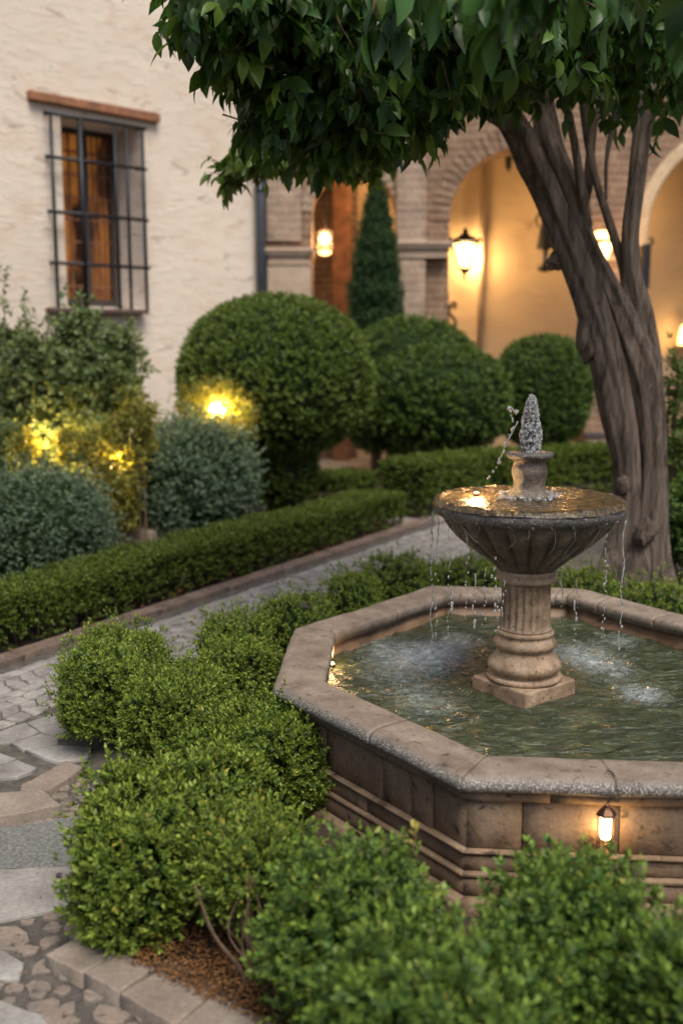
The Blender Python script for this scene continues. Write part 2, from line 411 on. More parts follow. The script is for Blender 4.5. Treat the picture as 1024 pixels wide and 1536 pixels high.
def shell(n, c, r, p=4.0, amp=.06, fr=9.0, depth=.18, ph=0.0, zmin=None, axis=None):
    """n points near the surface of a lumpy superellipsoid, with outward normals"""
    c = np.array(c, float); r = np.array(r, float); P = []; Nn = []; got = 0; FF = []
    while got < n:
        q = RNG.uniform(-1.12, 1.12, (n * 6, 3))
        f = (np.abs(q) ** p).sum(1) ** (1 / p)
        w = q * r
        lim = 1 + amp * lump(w + c, fr, ph)
        rel = f / lim
        k = (rel < 1) & (rel > 1 - depth * RNG.random(len(q)) ** .7)
        q = q[k]; w = w[k]; rel = rel[k]
        g = np.sign(q) * np.abs(q) ** (p - 1) / r
        if axis is not None: w = w @ axis; g = g @ axis
        w = w + c
        if zmin is not None:
            kk = w[:, 2] > zmin; w = w[kk]; g = g[kk]; rel = rel[kk]
        P.append(w); Nn.append(nrm(g)); FF.append(rel); got += len(w)
    return np.concatenate(P)[:n], np.concatenate(Nn)[:n], np.concatenate(FF)[:n]

def sprigs(P, Nn, k, s, L, up=.5, spread=.9, jit=.5, wr=.5, droop=0.0):
    """k leaves round a little stem at every point"""
    n = len(P)
    ax = nrm(Nn + np.array([0, 0, up]) + RNG.normal(0, jit, (n, 3)))
    a = nrm(np.cross(ax, RNG.normal(0, 1, (n, 3)))); b = np.cross(ax, a)
    ss = s * RNG.uniform(.6, 1.4, n)
    oP, oD, oN, oL, oT = [], [], [], [], []
    for j in range(k):
        t = j / max(1, k - 1); th = j * 2.4 + RNG.uniform(-.4, .4, n)
        rad = a * np.cos(th)[:, None] + b * np.sin(th)[:, None]
        sp = spread * (1.15 - .75 * t)
        d = nrm(ax * (1 - .4 * sp) + rad * sp + RNG.normal(0, .12, (n, 3)) + np.array([0, 0, -droop]))
        oP.append(P + ax * (ss * (t - .5))[:, None]); oD.append(d); oN.append(nrm(ax + RNG.normal(0, .25, (n, 3))))
        oL.append(L * RNG.uniform(.7, 1.2, n) * (1 - .25 * t)); oT.append(np.full(n, t))
    return [np.concatenate(x) for x in (oP, oD, oN, oL, oT)]

def core_mesh(parts, mat, parent, name='inner_foliage'):
    """rough leafy mass inside a clipped shrub"""
    mb = MB()
    for (c, r, p, sc, axis, ph) in parts:
        import bmesh
        bm = bmesh.new(); bmesh.ops.create_icosphere(bm, subdivisions=4, radius=1.0)
        vs = []
        for v in bm.verts:
            q = np.array(v.co); f = (np.abs(q) ** p).sum() ** (1 / p); q = q / f
            w = q * np.array(r) * sc * (1 + .10 * mnoise.noise(Vector(tuple(q * 5 + ph))))
            if axis is not None: w = w @ axis
            vs.append(w + np.array(c))
        mb.add(vs, [tuple(x.index for x in f.verts) for f in bm.faces], True); bm.free()
    o = mb.build(name, mat, parent)
    n = len(o.data.polygons)
    for nm, val in (('rnd', .1), ('tip', 0.0)):
        a = o.data.attributes.new(nm, 'FLOAT', 'FACE'); a.data.foreach_set('value', np.full(n, val, dtype=np.float32))
    return o

def rotz(a): return np.array([[math.cos(a), math.sin(a), 0], [-math.sin(a), math.cos(a), 0], [0, 0, 1]])

def shrub(name, label, cat, group, lobes, mat, nper, k, s, L, wr=.5, stems=6, stemr=.006, amp=.08, fr=9, depth=.22,
          up=.5, jit=.5, tipmax=.8, base=None, corescale=.8, stemspread=.35, zmin=None, tippow=1.6, smoothtop=True, wild=0, droop=0.0, tipvar=.6):
    """lobes: (centre, radii, exponent, angle)"""
    c0 = np.mean([np.array(l[0]) for l in lobes], axis=0)
    loc = np.array([c0[0], c0[1], 0.0]) if base is None else np.array(base, float)
    t = thing(name, loc, label, cat, group)
    A = []
    area = [l[1][0] * l[1][1] + l[1][1] * l[1][2] + l[1][0] * l[1][2] for l in lobes]
    for li, l in enumerate(lobes):
        c, r, p, ang = l; ph = c[0] * 3.1 + c[1] * 1.7 + li
        n = int(nper * area[li] / sum(area)) if len(lobes) > 1 else nper
        P, Nn, rel = shell(n, c, r, p, amp, fr, depth, ph, zmin, rotz(ang) if ang else None)
        keep = np.ones(len(P), bool)
        for lj, m in enumerate(lobes):
            if lj == li: continue
            q = (P - np.array(m[0]))
            if m[3]: q = q @ rotz(m[3]).T
            keep &= ((np.abs(q / np.array(m[1])) ** m[2]).sum(1) ** (1 / m[2])) > .78
        P = P[keep]; Nn = Nn[keep]
        if wild:
            kk = RNG.random(len(P)) < wild
            P[kk] += Nn[kk] * (RNG.random((kk.sum(), 1)) * s * 1.8) + np.array([0, 0, 1]) * RNG.random((kk.sum(), 1)) * s * .8
        A.append(sprigs(P, Nn, k, s, L, up, .9, jit, wr, droop))
    P, Dd, Nh, LL, T = [np.concatenate([a[i] for a in A]) for i in range(5)]
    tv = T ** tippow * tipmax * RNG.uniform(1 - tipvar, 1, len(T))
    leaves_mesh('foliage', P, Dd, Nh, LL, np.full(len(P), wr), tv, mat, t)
    if corescale:
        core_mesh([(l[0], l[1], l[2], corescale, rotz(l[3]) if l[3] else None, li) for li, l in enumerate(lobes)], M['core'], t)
    if stems:
        mb = MB()
        for q in range(stems):
            l = lobes[q % len(lobes)]
            a = RNG.uniform(0, 2 * PI); rr = RNG.uniform(.2, 1) * stemspread
            top = np.array(l[0]) + np.array([math.cos(a) * l[1][0] * rr * 2, math.sin(a) * l[1][1] * rr * 2, -l[1][2] * .3])
            bot = np.array([l[0][0], l[0][1], -.02]) + np.array([math.cos(a), math.sin(a), 0]) * rr * .25 * min(l[1][0], l[1][1])
            mid = (top + bot) / 2 + RNG.normal(0, .012, 3)
            mb.tube([bot, mid, top], [stemr * 1.5, stemr * 1.1, stemr * .7], 6, res=.05, wob=.3)
        mb.build('stem', M['stem'], t)
    return t

# ================================================================== SETTING
gm = MB(); gm.add([(-40, -6, -.03), (40, -6, -.03), (40, 60, -.03), (-40, 60, -.03)], [(0, 1, 2, 3)])
tag(gm.build('ground', M['court']), kind='structure')

# path frame: u along the kerb line of the hedge, v across towards the fountain
pa, pb = G(0, 1003), G(640, 788)
U = (pb - pa) / np.linalg.norm(pb - pa); U[2] = 0; V_ = np.array([U[1], -U[0], 0.0])
def PV(u, v, z=0.0): return pa + U * u + V_ * v + np.array([0, 0, z])
plen = np.linalg.norm(pb - pa)

pm = MB(); pm.add([PV(-3, -.02, -.010), PV(-3, 8, -.010), PV(plen + 5, 8, -.010), PV(plen + 5, -.02, -.010)], [(0, 1, 2, 3)])
tag(pm.build('paving_bed', M['mortar']), kind='structure')

# octagonal basin outline (outer edge of the coping)
ZT = .52
Vb = [G(690, 1167, ZT), G(408, 1028, ZT), G(440, 941, ZT), G(643, 877, ZT), G(868, 881, ZT)]
BC = (Vb[0] + Vb[4]) / 2
Vb += [2 * BC - Vb[1], 2 * BC - Vb[2], 2 * BC - Vb[3]]
Vb = [np.array([p[0], p[1], 0.0]) for p in Vb]        # clockwise seen from above
BC = np.array([BC[0], BC[1], 0.0])
def offset_poly(d):          # d > 0 goes outwards
    out = []
    n = len(Vb)
    for i in range(n):
        a, b, c = Vb[i - 1], Vb[i], Vb[(i + 1) % n]
        def nn(p, q):
            e = (q - p) / np.linalg.norm(q - p); m = np.array([e[1], -e[0], 0])
            return m if m.dot((p + q) / 2 - BC) > 0 else -m
        n1, n2 = nn(a, b), nn(b, c)
        bis = n1 + n2; out.append(b + bis * (d / (1 + n1.dot(n2))))
    return out
OFF = {}
def OP(d, i, t, z):
    k = round(d, 4)
    if k not in OFF: OFF[k] = offset_poly(d)
    p = OFF[k]; a, b = p[i % 8], p[(i + 1) % 8]
    q = a * (1 - t) + b * t; return np.array([q[0], q[1], z])

def inside_basin(p, grow=.05):
    pts = offset_poly(grow); n = 8
    for i in range(n):
        a, b = pts[i], pts[(i + 1) % n]; e = b - a; m = np.array([e[1], -e[0], 0])
        if m.dot(BC - a) < 0: m = -m
        if m.dot(p - a) < 0: return False
    return True

# cobbles: jittered grid of worn setts
cm = MB()
flagline_a, flagline_b = G(0, 1098), G(80, 1068)
def stone_poly(mb, poly, z0, z1, inset=.008, rough=.004, tilt=None):
    """worn slab: outline poly (xy), bevelled top"""
    poly = [np.array([p[0], p[1], 0.0]) for p in poly]
    c = sum(poly) / len(poly)
    ar = sum(poly[i][0] * poly[(i + 1) % len(poly)][1] - poly[(i + 1) % len(poly)][0] * poly[i][1] for i in range(len(poly)))
    if ar < 0: poly = poly[::-1]
    tl = RNG.normal(0, rough * 1.2, 2) if tilt is None else tilt
    def lv(scale_in, z):
        o = []
        for p in poly:
            d = p - c; l = np.linalg.norm(d); q = c + d * max(.1, (l - scale_in) / l)
            o.append(np.array([q[0], q[1], z + (0 if z == z0 else tl[0] * (q[0] - c[0]) * 8 + tl[1] * (q[1] - c[1]) * 8)]))
        return o
    rings = [lv(0, z0), lv(0, z1 - inset), lv(inset * .35, z1 - inset * .35), lv(inset * 1.2, z1)]
    n = len(poly); vs = [p for r in rings for p in r]
    fs = [(a * n + i, a * n + (i + 1) % n, (a + 1) * n + (i + 1) % n, (a + 1) * n + i) for a in range(3) for i in range(n)]
    mb.add(vs, fs, True)
    top = rings[3]; cc = sum(top) / n + np.array([0, 0, rough * .5])
    mb.add(top + [cc], [(i, (i + 1) % n, n) for i in range(n)], True)

du, dv = .12, .10
nu, nv = int((plen + 6) / du), 28
jit = {}
def gp(i, j):
    if (i, j) not in jit: jit[(i, j)] = RNG.uniform(-.014, .014, 2)
    q = jit[(i, j)]; return PV(-2 + (i + (j % 2) * .0 + .35 * math.sin(j * 1.7)) * du + q[0], .10 + j * dv + q[1])
fl = flagline_b - flagline_a; fn_ = np.array([fl[1], -fl[0], 0]); fn_ /= np.linalg.norm(fn_)
for i in range(nu):
    for j in range(nv):
        q = [gp(i, j), gp(i + 1, j), gp(i + 1, j + 1), gp(i, j + 1)]; c = sum(q) / 4
        if inside_basin(c) or (c - flagline_a).dot(fn_) > -.05: continue
        # round the corners: 8-gon, shrunk for the joint
        poly = []
        for a in range(4):
            p0, p1, p2 = q[a - 1], q[a], q[(a + 1) % 4]
            s_ = c + (p1 - c) * .90
            poly += [s_ + (p0 - p1) * RNG.uniform(.05, .16), s_ + (p2 - p1) * RNG.uniform(.05, .16)]
        stone_poly(cm, poly, -.03, RNG.uniform(-.002, .008), .007, .004)
tag(cm.build('cobbled_path', M['cobble']), kind='structure')

# flagstones on the left, one by one
fm_ = MB()
def GPX(lst, z=0.0): return [G(x, y, z) for x, y in lst]
def rough_poly(pts, amp=.006, step=.06):
    out = []
    for i in range(len(pts)):
        a, b = pts[i], pts[(i + 1) % len(pts)]; n = max(1, int(np.linalg.norm(b - a) / step))
        for j in range(n): out.append(a + (b - a) * j / n + np.array([*RNG.normal(0, amp, 2), 0]) * (1 if j else .3))
    return out
flags = [
    [(-30, 1107), (39, 1086), (60, 1100), (12, 1115), (-30, 1112)],
    [(41, 1085), (80, 1071), (110, 1072), (108, 1100), (90, 1106), (62, 1099)],
    [(16, 1116), (61, 1101), (88, 1108), (88, 1118), (36, 1126)],
    [(38, 1127), (90, 1119), (140, 1122), (130, 1138), (84, 1144)],
    [(-40, 1122), (0, 1130), (25, 1140), (-10, 1151), (-60, 1148)],
    [(-8, 1152), (27, 1141), (57, 1153), (25, 1167), (-40, 1171)],
    [(-160, 1110), (-34, 1108), (-44, 1120), (-60, 1146), (-200, 1150)],
    [(-40, 1418), (0, 1422), (38, 1446), (29, 1469), (-60, 1472)],
    [(-40, 1498), (0, 1501), (66, 1524), (80, 1560), (-40, 1580)],
]
for f in flags: stone_poly(fm_, rough_poly(GPX(f), .004), -.03, .006, .005, .0015)
tag(fm_.build('flagstone_paving', M['flag']), kind='structure')
rs = MB()
stone_poly(rs, rough_poly(GPX([(-200, 1195), (0, 1188), (66, 1183), (93, 1207), (0, 1224), (-200, 1262)], .05), .003), -.03, .05, .008, .001, (0, 0))
stone_poly(rs, rough_poly(GPX([(31, 1177), (100, 1140), (126, 1149), (100, 1168), (72, 1184), (31, 1186)], .03), .003), -.03, .03, .008, .001, (0, 0))
tag(rs.build('stone_step', M['kerb']), kind='structure')
sc = MB(); sc.add(GPX([(-300, 1250), (0, 1236), (140, 1222), (150, 1270), (170, 1300), (0, 1303), (-300, 1330)], -.002), [tuple(range(7))])
tag(sc.build('gravel_strip', M['gravelc']), kind='structure')
sc = MB(); stone_poly(sc, rough_poly(GPX([(-300, 1332), (0, 1304), (200, 1299), (220, 1338), (139, 1353), (0, 1382), (-300, 1440)]), .003), -.03, .004, .004, 0, (0, 0))
tag(sc.build('screed_slab', M['screed']), kind='structure')

# rubble between the slabs
rb = MB()
def rubble(region, n, smin, smax, z=.002):
    xs = [p[0] for p in region]; ys = [p[1] for p in region]; got = 0; placed = []
    tries = 0
    while got < n and tries < n * 60:
        tries += 1
        x, y = RNG.uniform(min(xs), max(xs)), RNG.uniform(min(ys), max(ys)); ins = False
        for i in range(len(region)):
            (x1, y1), (x2, y2) = region[i], region[i - 1]
            if (y1 > y) != (y2 > y) and x < (x2 - x1) * (y - y1) / (y2 - y1) + x1: ins = not ins
        if not ins: continue
        c = G(x, y); r = RNG.uniform(smin, smax)
        if any(np.linalg.norm(c - p) < (r + q) * .86 for p, q in placed): continue
        placed.append((c, r)); k = int(RNG.integers(6, 9)); a0 = RNG.uniform(0, 6); el = RNG.uniform(.65, 1)
        poly = []
        for j in range(k):
            a = a0 + 2 * PI * j / k; rr = r * RNG.uniform(.62, 1.2)
            poly.append(c + np.array([math.cos(a) * rr, math.sin(a) * rr * el, 0]))
        stone_poly(rb, rough_poly(poly, r * .05, r * .5), -.03, z * RNG.uniform(.1, 1.0), .004, .003); got += 1
rubble([(-60, 1392), (60, 1368), (140, 1358), (110, 1395), (68, 1430), (130, 1475), (180, 1500), (260, 1545), (120, 1600), (80, 1530), (70, 1515), (40, 1465), (42, 1445), (0, 1418), (-60, 1415)], 120, .03, .095)
rubble([(-60, 1474), (30, 1472), (45, 1470), (85, 1540), (66, 1520), (0, 1497), (-60, 1495)], 30, .02, .05)
rubble([(-40, 1232), (60, 1218), (100, 1208), (75, 1190), (110, 1172), (140, 1160), (170, 1200), (150, 1222), (0, 1240)], 60, .02, .06)
tag(rb.build('rubble_paving', M['rubble']), kind='structure')

# kerb of the planting bed
kb = MB(); KZ = .05
for f in ([(103, 1393), (135, 1366), (167, 1384), (187, 1398), (161, 1412), (132, 1399)],
          [(68, 1430), (123, 1399), (181, 1427), (123, 1457)],
          [(126, 1459), (184, 1428), (233, 1451), (178, 1487)],
          [(180, 1489), (236, 1453), (319, 1489), (262, 1536)],
          [(265, 1538), (321, 1490), (420, 1536), (380, 1600)],
          [(384, 1602), (424, 1538), (540, 1600), (520, 1690)]):
    stone_poly(kb, rough_poly(GPX(f, KZ), .0018, .05), -.04, KZ + RNG.uniform(-.004, .004), .006, .0012, (0, 0))
tag(kb.build('kerb', M['kerb']), kind='structure')

# soil beds: one in front round the basin, one behind the hedge line
sb = MB()
def sheet(pts, z, step=.09, amp=.02):
    """bumpy sheet over a convex-ish quad"""
    a, b, c, d = [np.array(p) for p in pts]
    nu_ = int(max(np.linalg.norm(b - a), np.linalg.norm(c - d)) / step) + 1; nv_ = int(max(np.linalg.norm(d - a), np.linalg.norm(c - b)) / step) + 1
    vs = []
    for i in range(nu_ + 1):
        for j in range(nv_ + 1):
            s, t = i / nu_, j / nv_
            p = (a * (1 - s) + b * s) * (1 - t) + (d * (1 - s) + c * s) * t
            e = min(s, 1 - s, t, 1 - t) * 8
            vs.append((p[0], p[1], z - max(0, 1 - e * 1.2) * (z + .035) + amp * min(1, e) * mnoise.noise(Vector((p[0] * 3, p[1] * 3, 0))) + amp * .5 * min(1, e) * mnoise.noise(Vector((p[0] * 11, p[1] * 11, 3)))))
    fs = [(i * (nv_ + 1) + j, (i + 1) * (nv_ + 1) + j, (i + 1) * (nv_ + 1) + j + 1, i * (nv_ + 1) + j + 1) for i in range(nu_) for j in range(nv_)]
    return vs, fs
k1, k2 = G(184, 1428), G(424, 1538)
nearA = k1 + (k1 - k2) * .0; far_r = np.array([2.6, 2.0, 0])
sb.add(*sheet([G(185, 1400), G(560, 1660), (3.2, 1.6, 0), (1.0, 3.6, 0)], .045, .05, .03), smooth=True)
sb.add(*sheet([G(185, 1398) + np.array([0, .01, 0]), np.array([1.0, 3.6, 0]), np.array([.2, 4.2, 0]), G(150, 1165)], .035, .05, .02), smooth=True)
tag(sb.build('soil_bed', M['soil']), kind='structure')
sb = MB(); sb.add(*sheet([G(150, 1162), np.array([-.02, 4.2, 0]), np.array([.35, 6.8, 0]), G(395, 905)], .028, .06, .02), smooth=True)
sb.add(*sheet([np.array([.1, 6.1, 0]), np.array([3.6, 5.2, 0]), np.array([4.2, 8.4, 0]), G(560, 868)], .03, .07, .03), smooth=True)
tag(sb.build('soil_border', M['soil']), kind='structure')
sb = MB(); sb.add(*sheet([PV(-3, -.25), PV(plen + .2, -.25), PV(plen + 1.5, -7), PV(-4, -6)], .02, .25, .05), smooth=True)
tag(sb.build('planting_bed', M['soil']), kind='structure')

# brick edging under the hedge
ed = MB()
L_ = 0
u = -2.5
while u < plen + .05:
    l = RNG.uniform(.5, .9); q = [PV(u, -.17), PV(u + l - .004, -.17), PV(u + l - .004, -.03), PV(u, -.03)]
    stone_poly(ed, rough_poly(q, .002, .08), -.03, .03 + RNG.uniform(-.003, .003), .006, .0005, (0, 0)); u += l
tag(ed.build('brick_edging', M['redbrick']), kind='structure')

# ================================================================== FOUNTAIN
FC = D(785, 1010, 4.72); FC = np.array([FC[0], FC[1], 0.0])
fount = thing('fountain', (BC[0], BC[1], 0), 'stone fountain with octagonal basin, column and overflowing bowl beside the tree', 'fountain')

def sweep(mb, prof, i, t0, t1, step=.03, amp=.003, atts=None, seed=0.0, fr=12):
    """prof: (offset, z) closed loop, extruded along side i from t0 to t1"""
    length = np.linalg.norm(OP(0, i, t1, 0) - OP(0, i, t0, 0)); ns = max(1, int(length / step)); n = len(prof)
    vs = []; at = []
    for a in range(ns + 1):
        t = t0 + (t1 - t0) * a / ns
        for j, (d, z) in enumerate(prof):
            p = OP(d, i, t, z)
            k = mnoise.noise(Vector(tuple(p * fr + seed))) * amp
            k2 = mnoise.noise(Vector(tuple(p * fr * .25 + seed + 5))) * amp * 1.5
            m = (p - BC); m[2] = 0; m /= np.linalg.norm(m)
            p = p + m * k * (1 if 0 < a < ns or (0 < t < 1) else 1) + np.array([0, 0, k2 + k * .6]); vs.append(p)
            at.append(atts[j] if atts else 0)
    fs = [(a * n + j, a * n + (j + 1) % n, (a + 1) * n + (j + 1) % n, (a + 1) * n + j) for a in range(ns) for j in range(n)]
    fs += [tuple(range(n))[::-1], tuple(ns * n + j for j in range(n))]
    mb.add(vs, fs, True, at)

cop = [(-.225, .455), (-.225, .505), (-.218, .515), (-.20, .520), (-.15, .522), (-.10, .523), (-.05, .522), (-.032, .520), (-.016, .515), (-.006, .507), (0, .495), (.002, .483), (-.002, .472), (-.012, .463), (-.03, .458)]
cat_ = [0, 0, 0, 0, 0, 0, 0, .0, .35, .8, 1, 1, .9, .5, .1]
mb = MB()
joints = {0: [.0, .43, 1], 1: [0, 1], 2: [0, .52, 1], 3: [0, .30, .68, .90, 1], 4: [0, .22, .6, 1], 5: [0, .5, 1], 6: [0, .5, 1], 7: [0, .42, 1]}
# side 7 runs from the last vertex back to V0 (the front), side 0 from V0 to V1
for i in range(8):
    js = joints[i]
    for a, b in zip(js[:-1], js[1:]):
        g0 = 0 if a == 0 else .0022; g1 = 0 if b == 1 else .0022
        sweep(mb, cop, i, a + g0, b - g1, .02, .005, cat_, 0, 10)
mb.build('coping', M['coping'], fount)

mb = MB()
def course(o0, o1, z0, z1, widths, gap=.004, inner=-.16, jitter=.0025, amp=.002):
    for i in range(8):
        length = np.linalg.norm(Vb[i] - Vb[(i + 1) % 8]); t = 0; random.seed(i * 7 + int(z0 * 1000)); k = 0
        while t < 1:
            w = random.uniform(*widths) / length; t2 = t + w
            if 1 - t2 < .12: t2 = 1
            j = random.uniform(-jitter, jitter)
            pr = [(inner, z0), (inner, z1), (o1 + j - .006, z1), (o1 + j, z1 - .006), (o0 + j, z0 + .005), (o0 + j - .005, z0)]
            sweep(mb, pr, i, t if t == 0 else t + gap / length / 2, t2 if t2 == 1 else t2 - gap / length / 2, .06, amp, None, j * 999, 9)
            t = t2; k += 1
course(-.038, -.030, .420, .4575, (.5, .9), .003)
course(-.062, -.062, .232, .419, (.10, .42), .005, jitter=.004)
course(-.045, -.038, .212, .231, (.6, 1.2), .003)
course(-.052, -.052, .152, .211, (.3, .6), .004)
course(-.035, -.030, .128, .151, (.5, 1.0), .003)
course(-.040, -.040, .062, .127, (.3, .55), .004)
course(.005, .0, -.02, .061, (.4, .7), .004)
mb.build('basin_wall', M['basin'], fount)
mb = MB()
course_in = [(-.205, .0), (-.205, .457), (-.162, .457), (-.162, .0)]
for i in range(8): sweep(mb, course_in, i, 0, 1, .05, .004, None, 2, 7)
mb.build('basin_lining', M['inner'], fount)

# water surface
WZ = .385
inner = [np.array([p[0], p[1]]) for p in offset_poly(-.19)]
splash_shine = [(G(650, 985, WZ), .22, .9), (G(690, 960, WZ), .2, .6), (G(590, 1000, WZ), .32, .62), (G(640, 1055, WZ), .28, .6), (G(905, 1000, WZ), .22, .75), (G(965, 1042, WZ), .16, .85), (G(850, 975, WZ), .22, .6), (G(930, 960, WZ), .2, .6), (G(560, 960, WZ), .25, .5)]  # left entries also paint pale reflection streaks on the water
def pool_surface():
    xs = [p[0] for p in inner]; ys = [p[1] for p in inner]
    st = .0125; nx = int((max(xs) - min(xs)) / st) + 1; ny = int((max(ys) - min(ys)) / st) + 1
    X, Y = np.meshgrid(min(xs) + np.arange(nx) * st, min(ys) + np.arange(ny) * st, indexing='ij')
    ins = np.ones(X.shape, bool)
    for i in range(8):
        a, b = inner[i], inner[(i + 1) % 8]; m = np.array([(b - a)[1], -(b - a)[0]])
        m /= np.linalg.norm(m)
        if m.dot(BC[:2] - a) < 0: m = -m
        ins &= ((X - a[0]) * m[0] + (Y - a[1]) * m[1]) > -.012
    Z = np.zeros(X.shape); E = np.full(X.shape, .42)
    for (c, r, s) in splash_shine:
        d = np.sqrt((X - c[0]) ** 2 + ((Y - c[1]) * .9) ** 2)
        Z += .011 * s * np.sin(d * 80) * np.exp(-(d / (r * 1.2)) ** 2); E += s * .62 * np.exp(-(d / (r * .95)) ** 2)
    dc = np.sqrt((X - FC[0]) ** 2 + (Y - FC[1]) ** 2); Z += .003 * np.sin(dc * 60) * np.exp(-dc * 1.2)
    for k in range(14):
        a = RNG.uniform(0, 2 * PI); fr = RNG.uniform(12, 60); Z += .045 / fr * np.sin(fr * (X * math.cos(a) + Y * math.sin(a)) + RNG.uniform(0, 6) + .9 * np.sin(X * 7 + k) + .8 * np.sin(Y * 6 - k))
    idx = -np.ones(X.shape, int); idx[ins] = np.arange(ins.sum())
    V = np.stack([X[ins], Y[ins], WZ + Z[ins]], 1)
    q = ins[:-1, :-1] & ins[1:, :-1] & ins[1:, 1:] & ins[:-1, 1:]
    Fc = np.stack([idx[:-1, :-1][q], idx[1:, :-1][q], idx[1:, 1:][q], idx[:-1, 1:][q]], 1)
    o = MB(); o.add(V.tolist(), [tuple(f) for f in Fc.tolist()], True, E[ins].tolist())
    o.build('pool_water', M['pool'], fount)
pool_surface()

# pedestal: plinth, column, bowl
mb = MB()
pr = []
ang = math.radians(38)
def sqr(h, z, rot=ang): return [FC + np.array([math.cos(rot + PI / 4 + k * PI / 2) * h * 1.414, math.sin(rot + PI / 4 + k * PI / 2) * h * 1.414, z]) for k in range(4)]
mb.hexa(sqr(.172, .2), sqr(.170, .455)); 
o = mb.build('plinth', M['pedestal'], fount, .012, 3)
mb = MB()
def torus_pts(r0, z0, z1, bul, n=8): return [(r0 + bul * math.sin(PI * k / n), z0 + (z1 - z0) * k / n) for k in range(n + 1)]
prof = [(.172, .456), (.176, .465), (.172, .478)] + torus_pts(.143, .480, .565, .027) + [(.132, .575), (.126, .590)] + torus_pts(.126, .596, .655, .019) + [(.128, .668), (.134, .672), (.134, .682), (.127, .690)]
mb.lathe(FC, prof, 64, lambda th, i, z: 1 + .006 * mnoise.noise(Vector((math.cos(th) * 3, math.sin(th) * 3, z * 30))))
mb.build('column_base', M['pedestal'], fount)
mb = MB()
zs = [(.124, .690), (.119, .700), (.115, .708), (.114, .74), (.113, .80), (.112, .86), (.112, .900), (.118, .915)]
def flute(th, i, z):
    k = 0 if (z < .705 or z > .905) else 1
    f = abs(math.sin(th * 10)); return 1 - .12 * k * (1 - f) ** .8 + .008 * mnoise.noise(Vector((math.cos(th) * 4, math.sin(th) * 4, z * 8)))
mb.lathe(FC, zs, 160, flute)
mb.build('column', M['pedestal'], fount)
mb = MB()
bp = [(.124, .914), (.138, .922), (.140, .934), (.132, .942), (.134, .955), (.140, .965), (.132, .975)]
mb.lathe(FC, bp, 64); mb.build('capital', M['pedestal'], fount)
mb = MB()
out = [(.130, .972), (.145, .985), (.168, 1.005), (.205, 1.032), (.250, 1.062), (.300, 1.098), (.345, 1.135), (.380, 1.172), (.402, 1.205), (.410, 1.224),
       (.428, 1.228), (.443, 1.240), (.449, 1.258), (.448, 1.276), (.441, 1.290), (.428, 1.299), (.412, 1.302), (.400, 1.296), (.385, 1.280), (.32, 1.262), (.2, 1.25), (.02, 1.245)]
out = [(r_ if r_ < .15 else .15 + (r_ - .15) * .94, z_) for r_, z_ in out]
oat = [0] * 8 + [.1, .3, .7, 1, 1, 1, .9, .8, .6, .5, 0, 0, 0, 0]
def gad(th, i, z):
    k = 1.0 if 1 <= i <= 8 else 0
    a = .15 * k * math.sin(PI * min(1, max(0, (i - .5) / 8.5)))
    q = abs(math.sin(th * 11)) ** .6
    n = .02 * mnoise.noise(Vector((math.cos(th) * 6, math.sin(th) * 6, z * 20))) + .012 * mnoise.noise(Vector((math.cos(th) * 22, math.sin(th) * 22, z * 50)))
    return 1 - a * (1 - q) + n * (1 if i < 17 else .2)
mb.lathe(FC, out, 220, gad, oat)
mb.build('bowl', M['bowl'], fount)
# water in the bowl
mb = MB(); rr = [0.07, .12, .17, .22, .27, .31, .345, .375, .398, .410, .424, .436]; vs = []; seg = 160
for j, r in enumerate(rr):
    for k in range(seg):
        th = 2 * PI * k / seg; x, y = math.cos(th) * r, math.sin(th) * r
        z = 1.303 + .004 * math.sin(r * 130) * math.exp(-r * 4) + .006 * mnoise.noise(Vector((x * 16, y * 16, 0))) + .004 * mnoise.noise(Vector((x * 45, y * 45, 4)))
        if j == len(rr) - 2: z -= .004
        if j == len(rr) - 1: z -= .024
        vs.append(FC + np.array([x, y, z]))
fs = [(i * seg + k, i * seg + (k + 1) % seg, (i + 1) * seg + (k + 1) % seg, (i + 1) * seg + k) for i in range(len(rr) - 1) for k in range(seg)]
mb.add(vs, fs, True); mb.build('bowl_water', M['bowlwater'], fount)
# urn in the middle
mb = MB()
up_ = [(.096, 1.29), (.100, 1.312), (.094, 1.322), (.078, 1.330), (.073, 1.345), (.071, 1.365), (.073, 1.39), (.078, 1.41), (.080, 1.435), (.074, 1.452), (.070, 1.462), (.074, 1.472), (.092, 1.48), (.103, 1.49), (.105, 1.502), (.098, 1.510), (.05, 1.512), (.01, 1.508)]
mb.lathe(FC, up_, 72, lambda th, i, z: 1 + .05 * mnoise.noise(Vector((math.cos(th) * 2.6, math.sin(th) * 2.6, z * 22))), [1 if 12 < i < 16 else .25 for i in range(18)])
mb.build('urn', M['bowl'], fount)
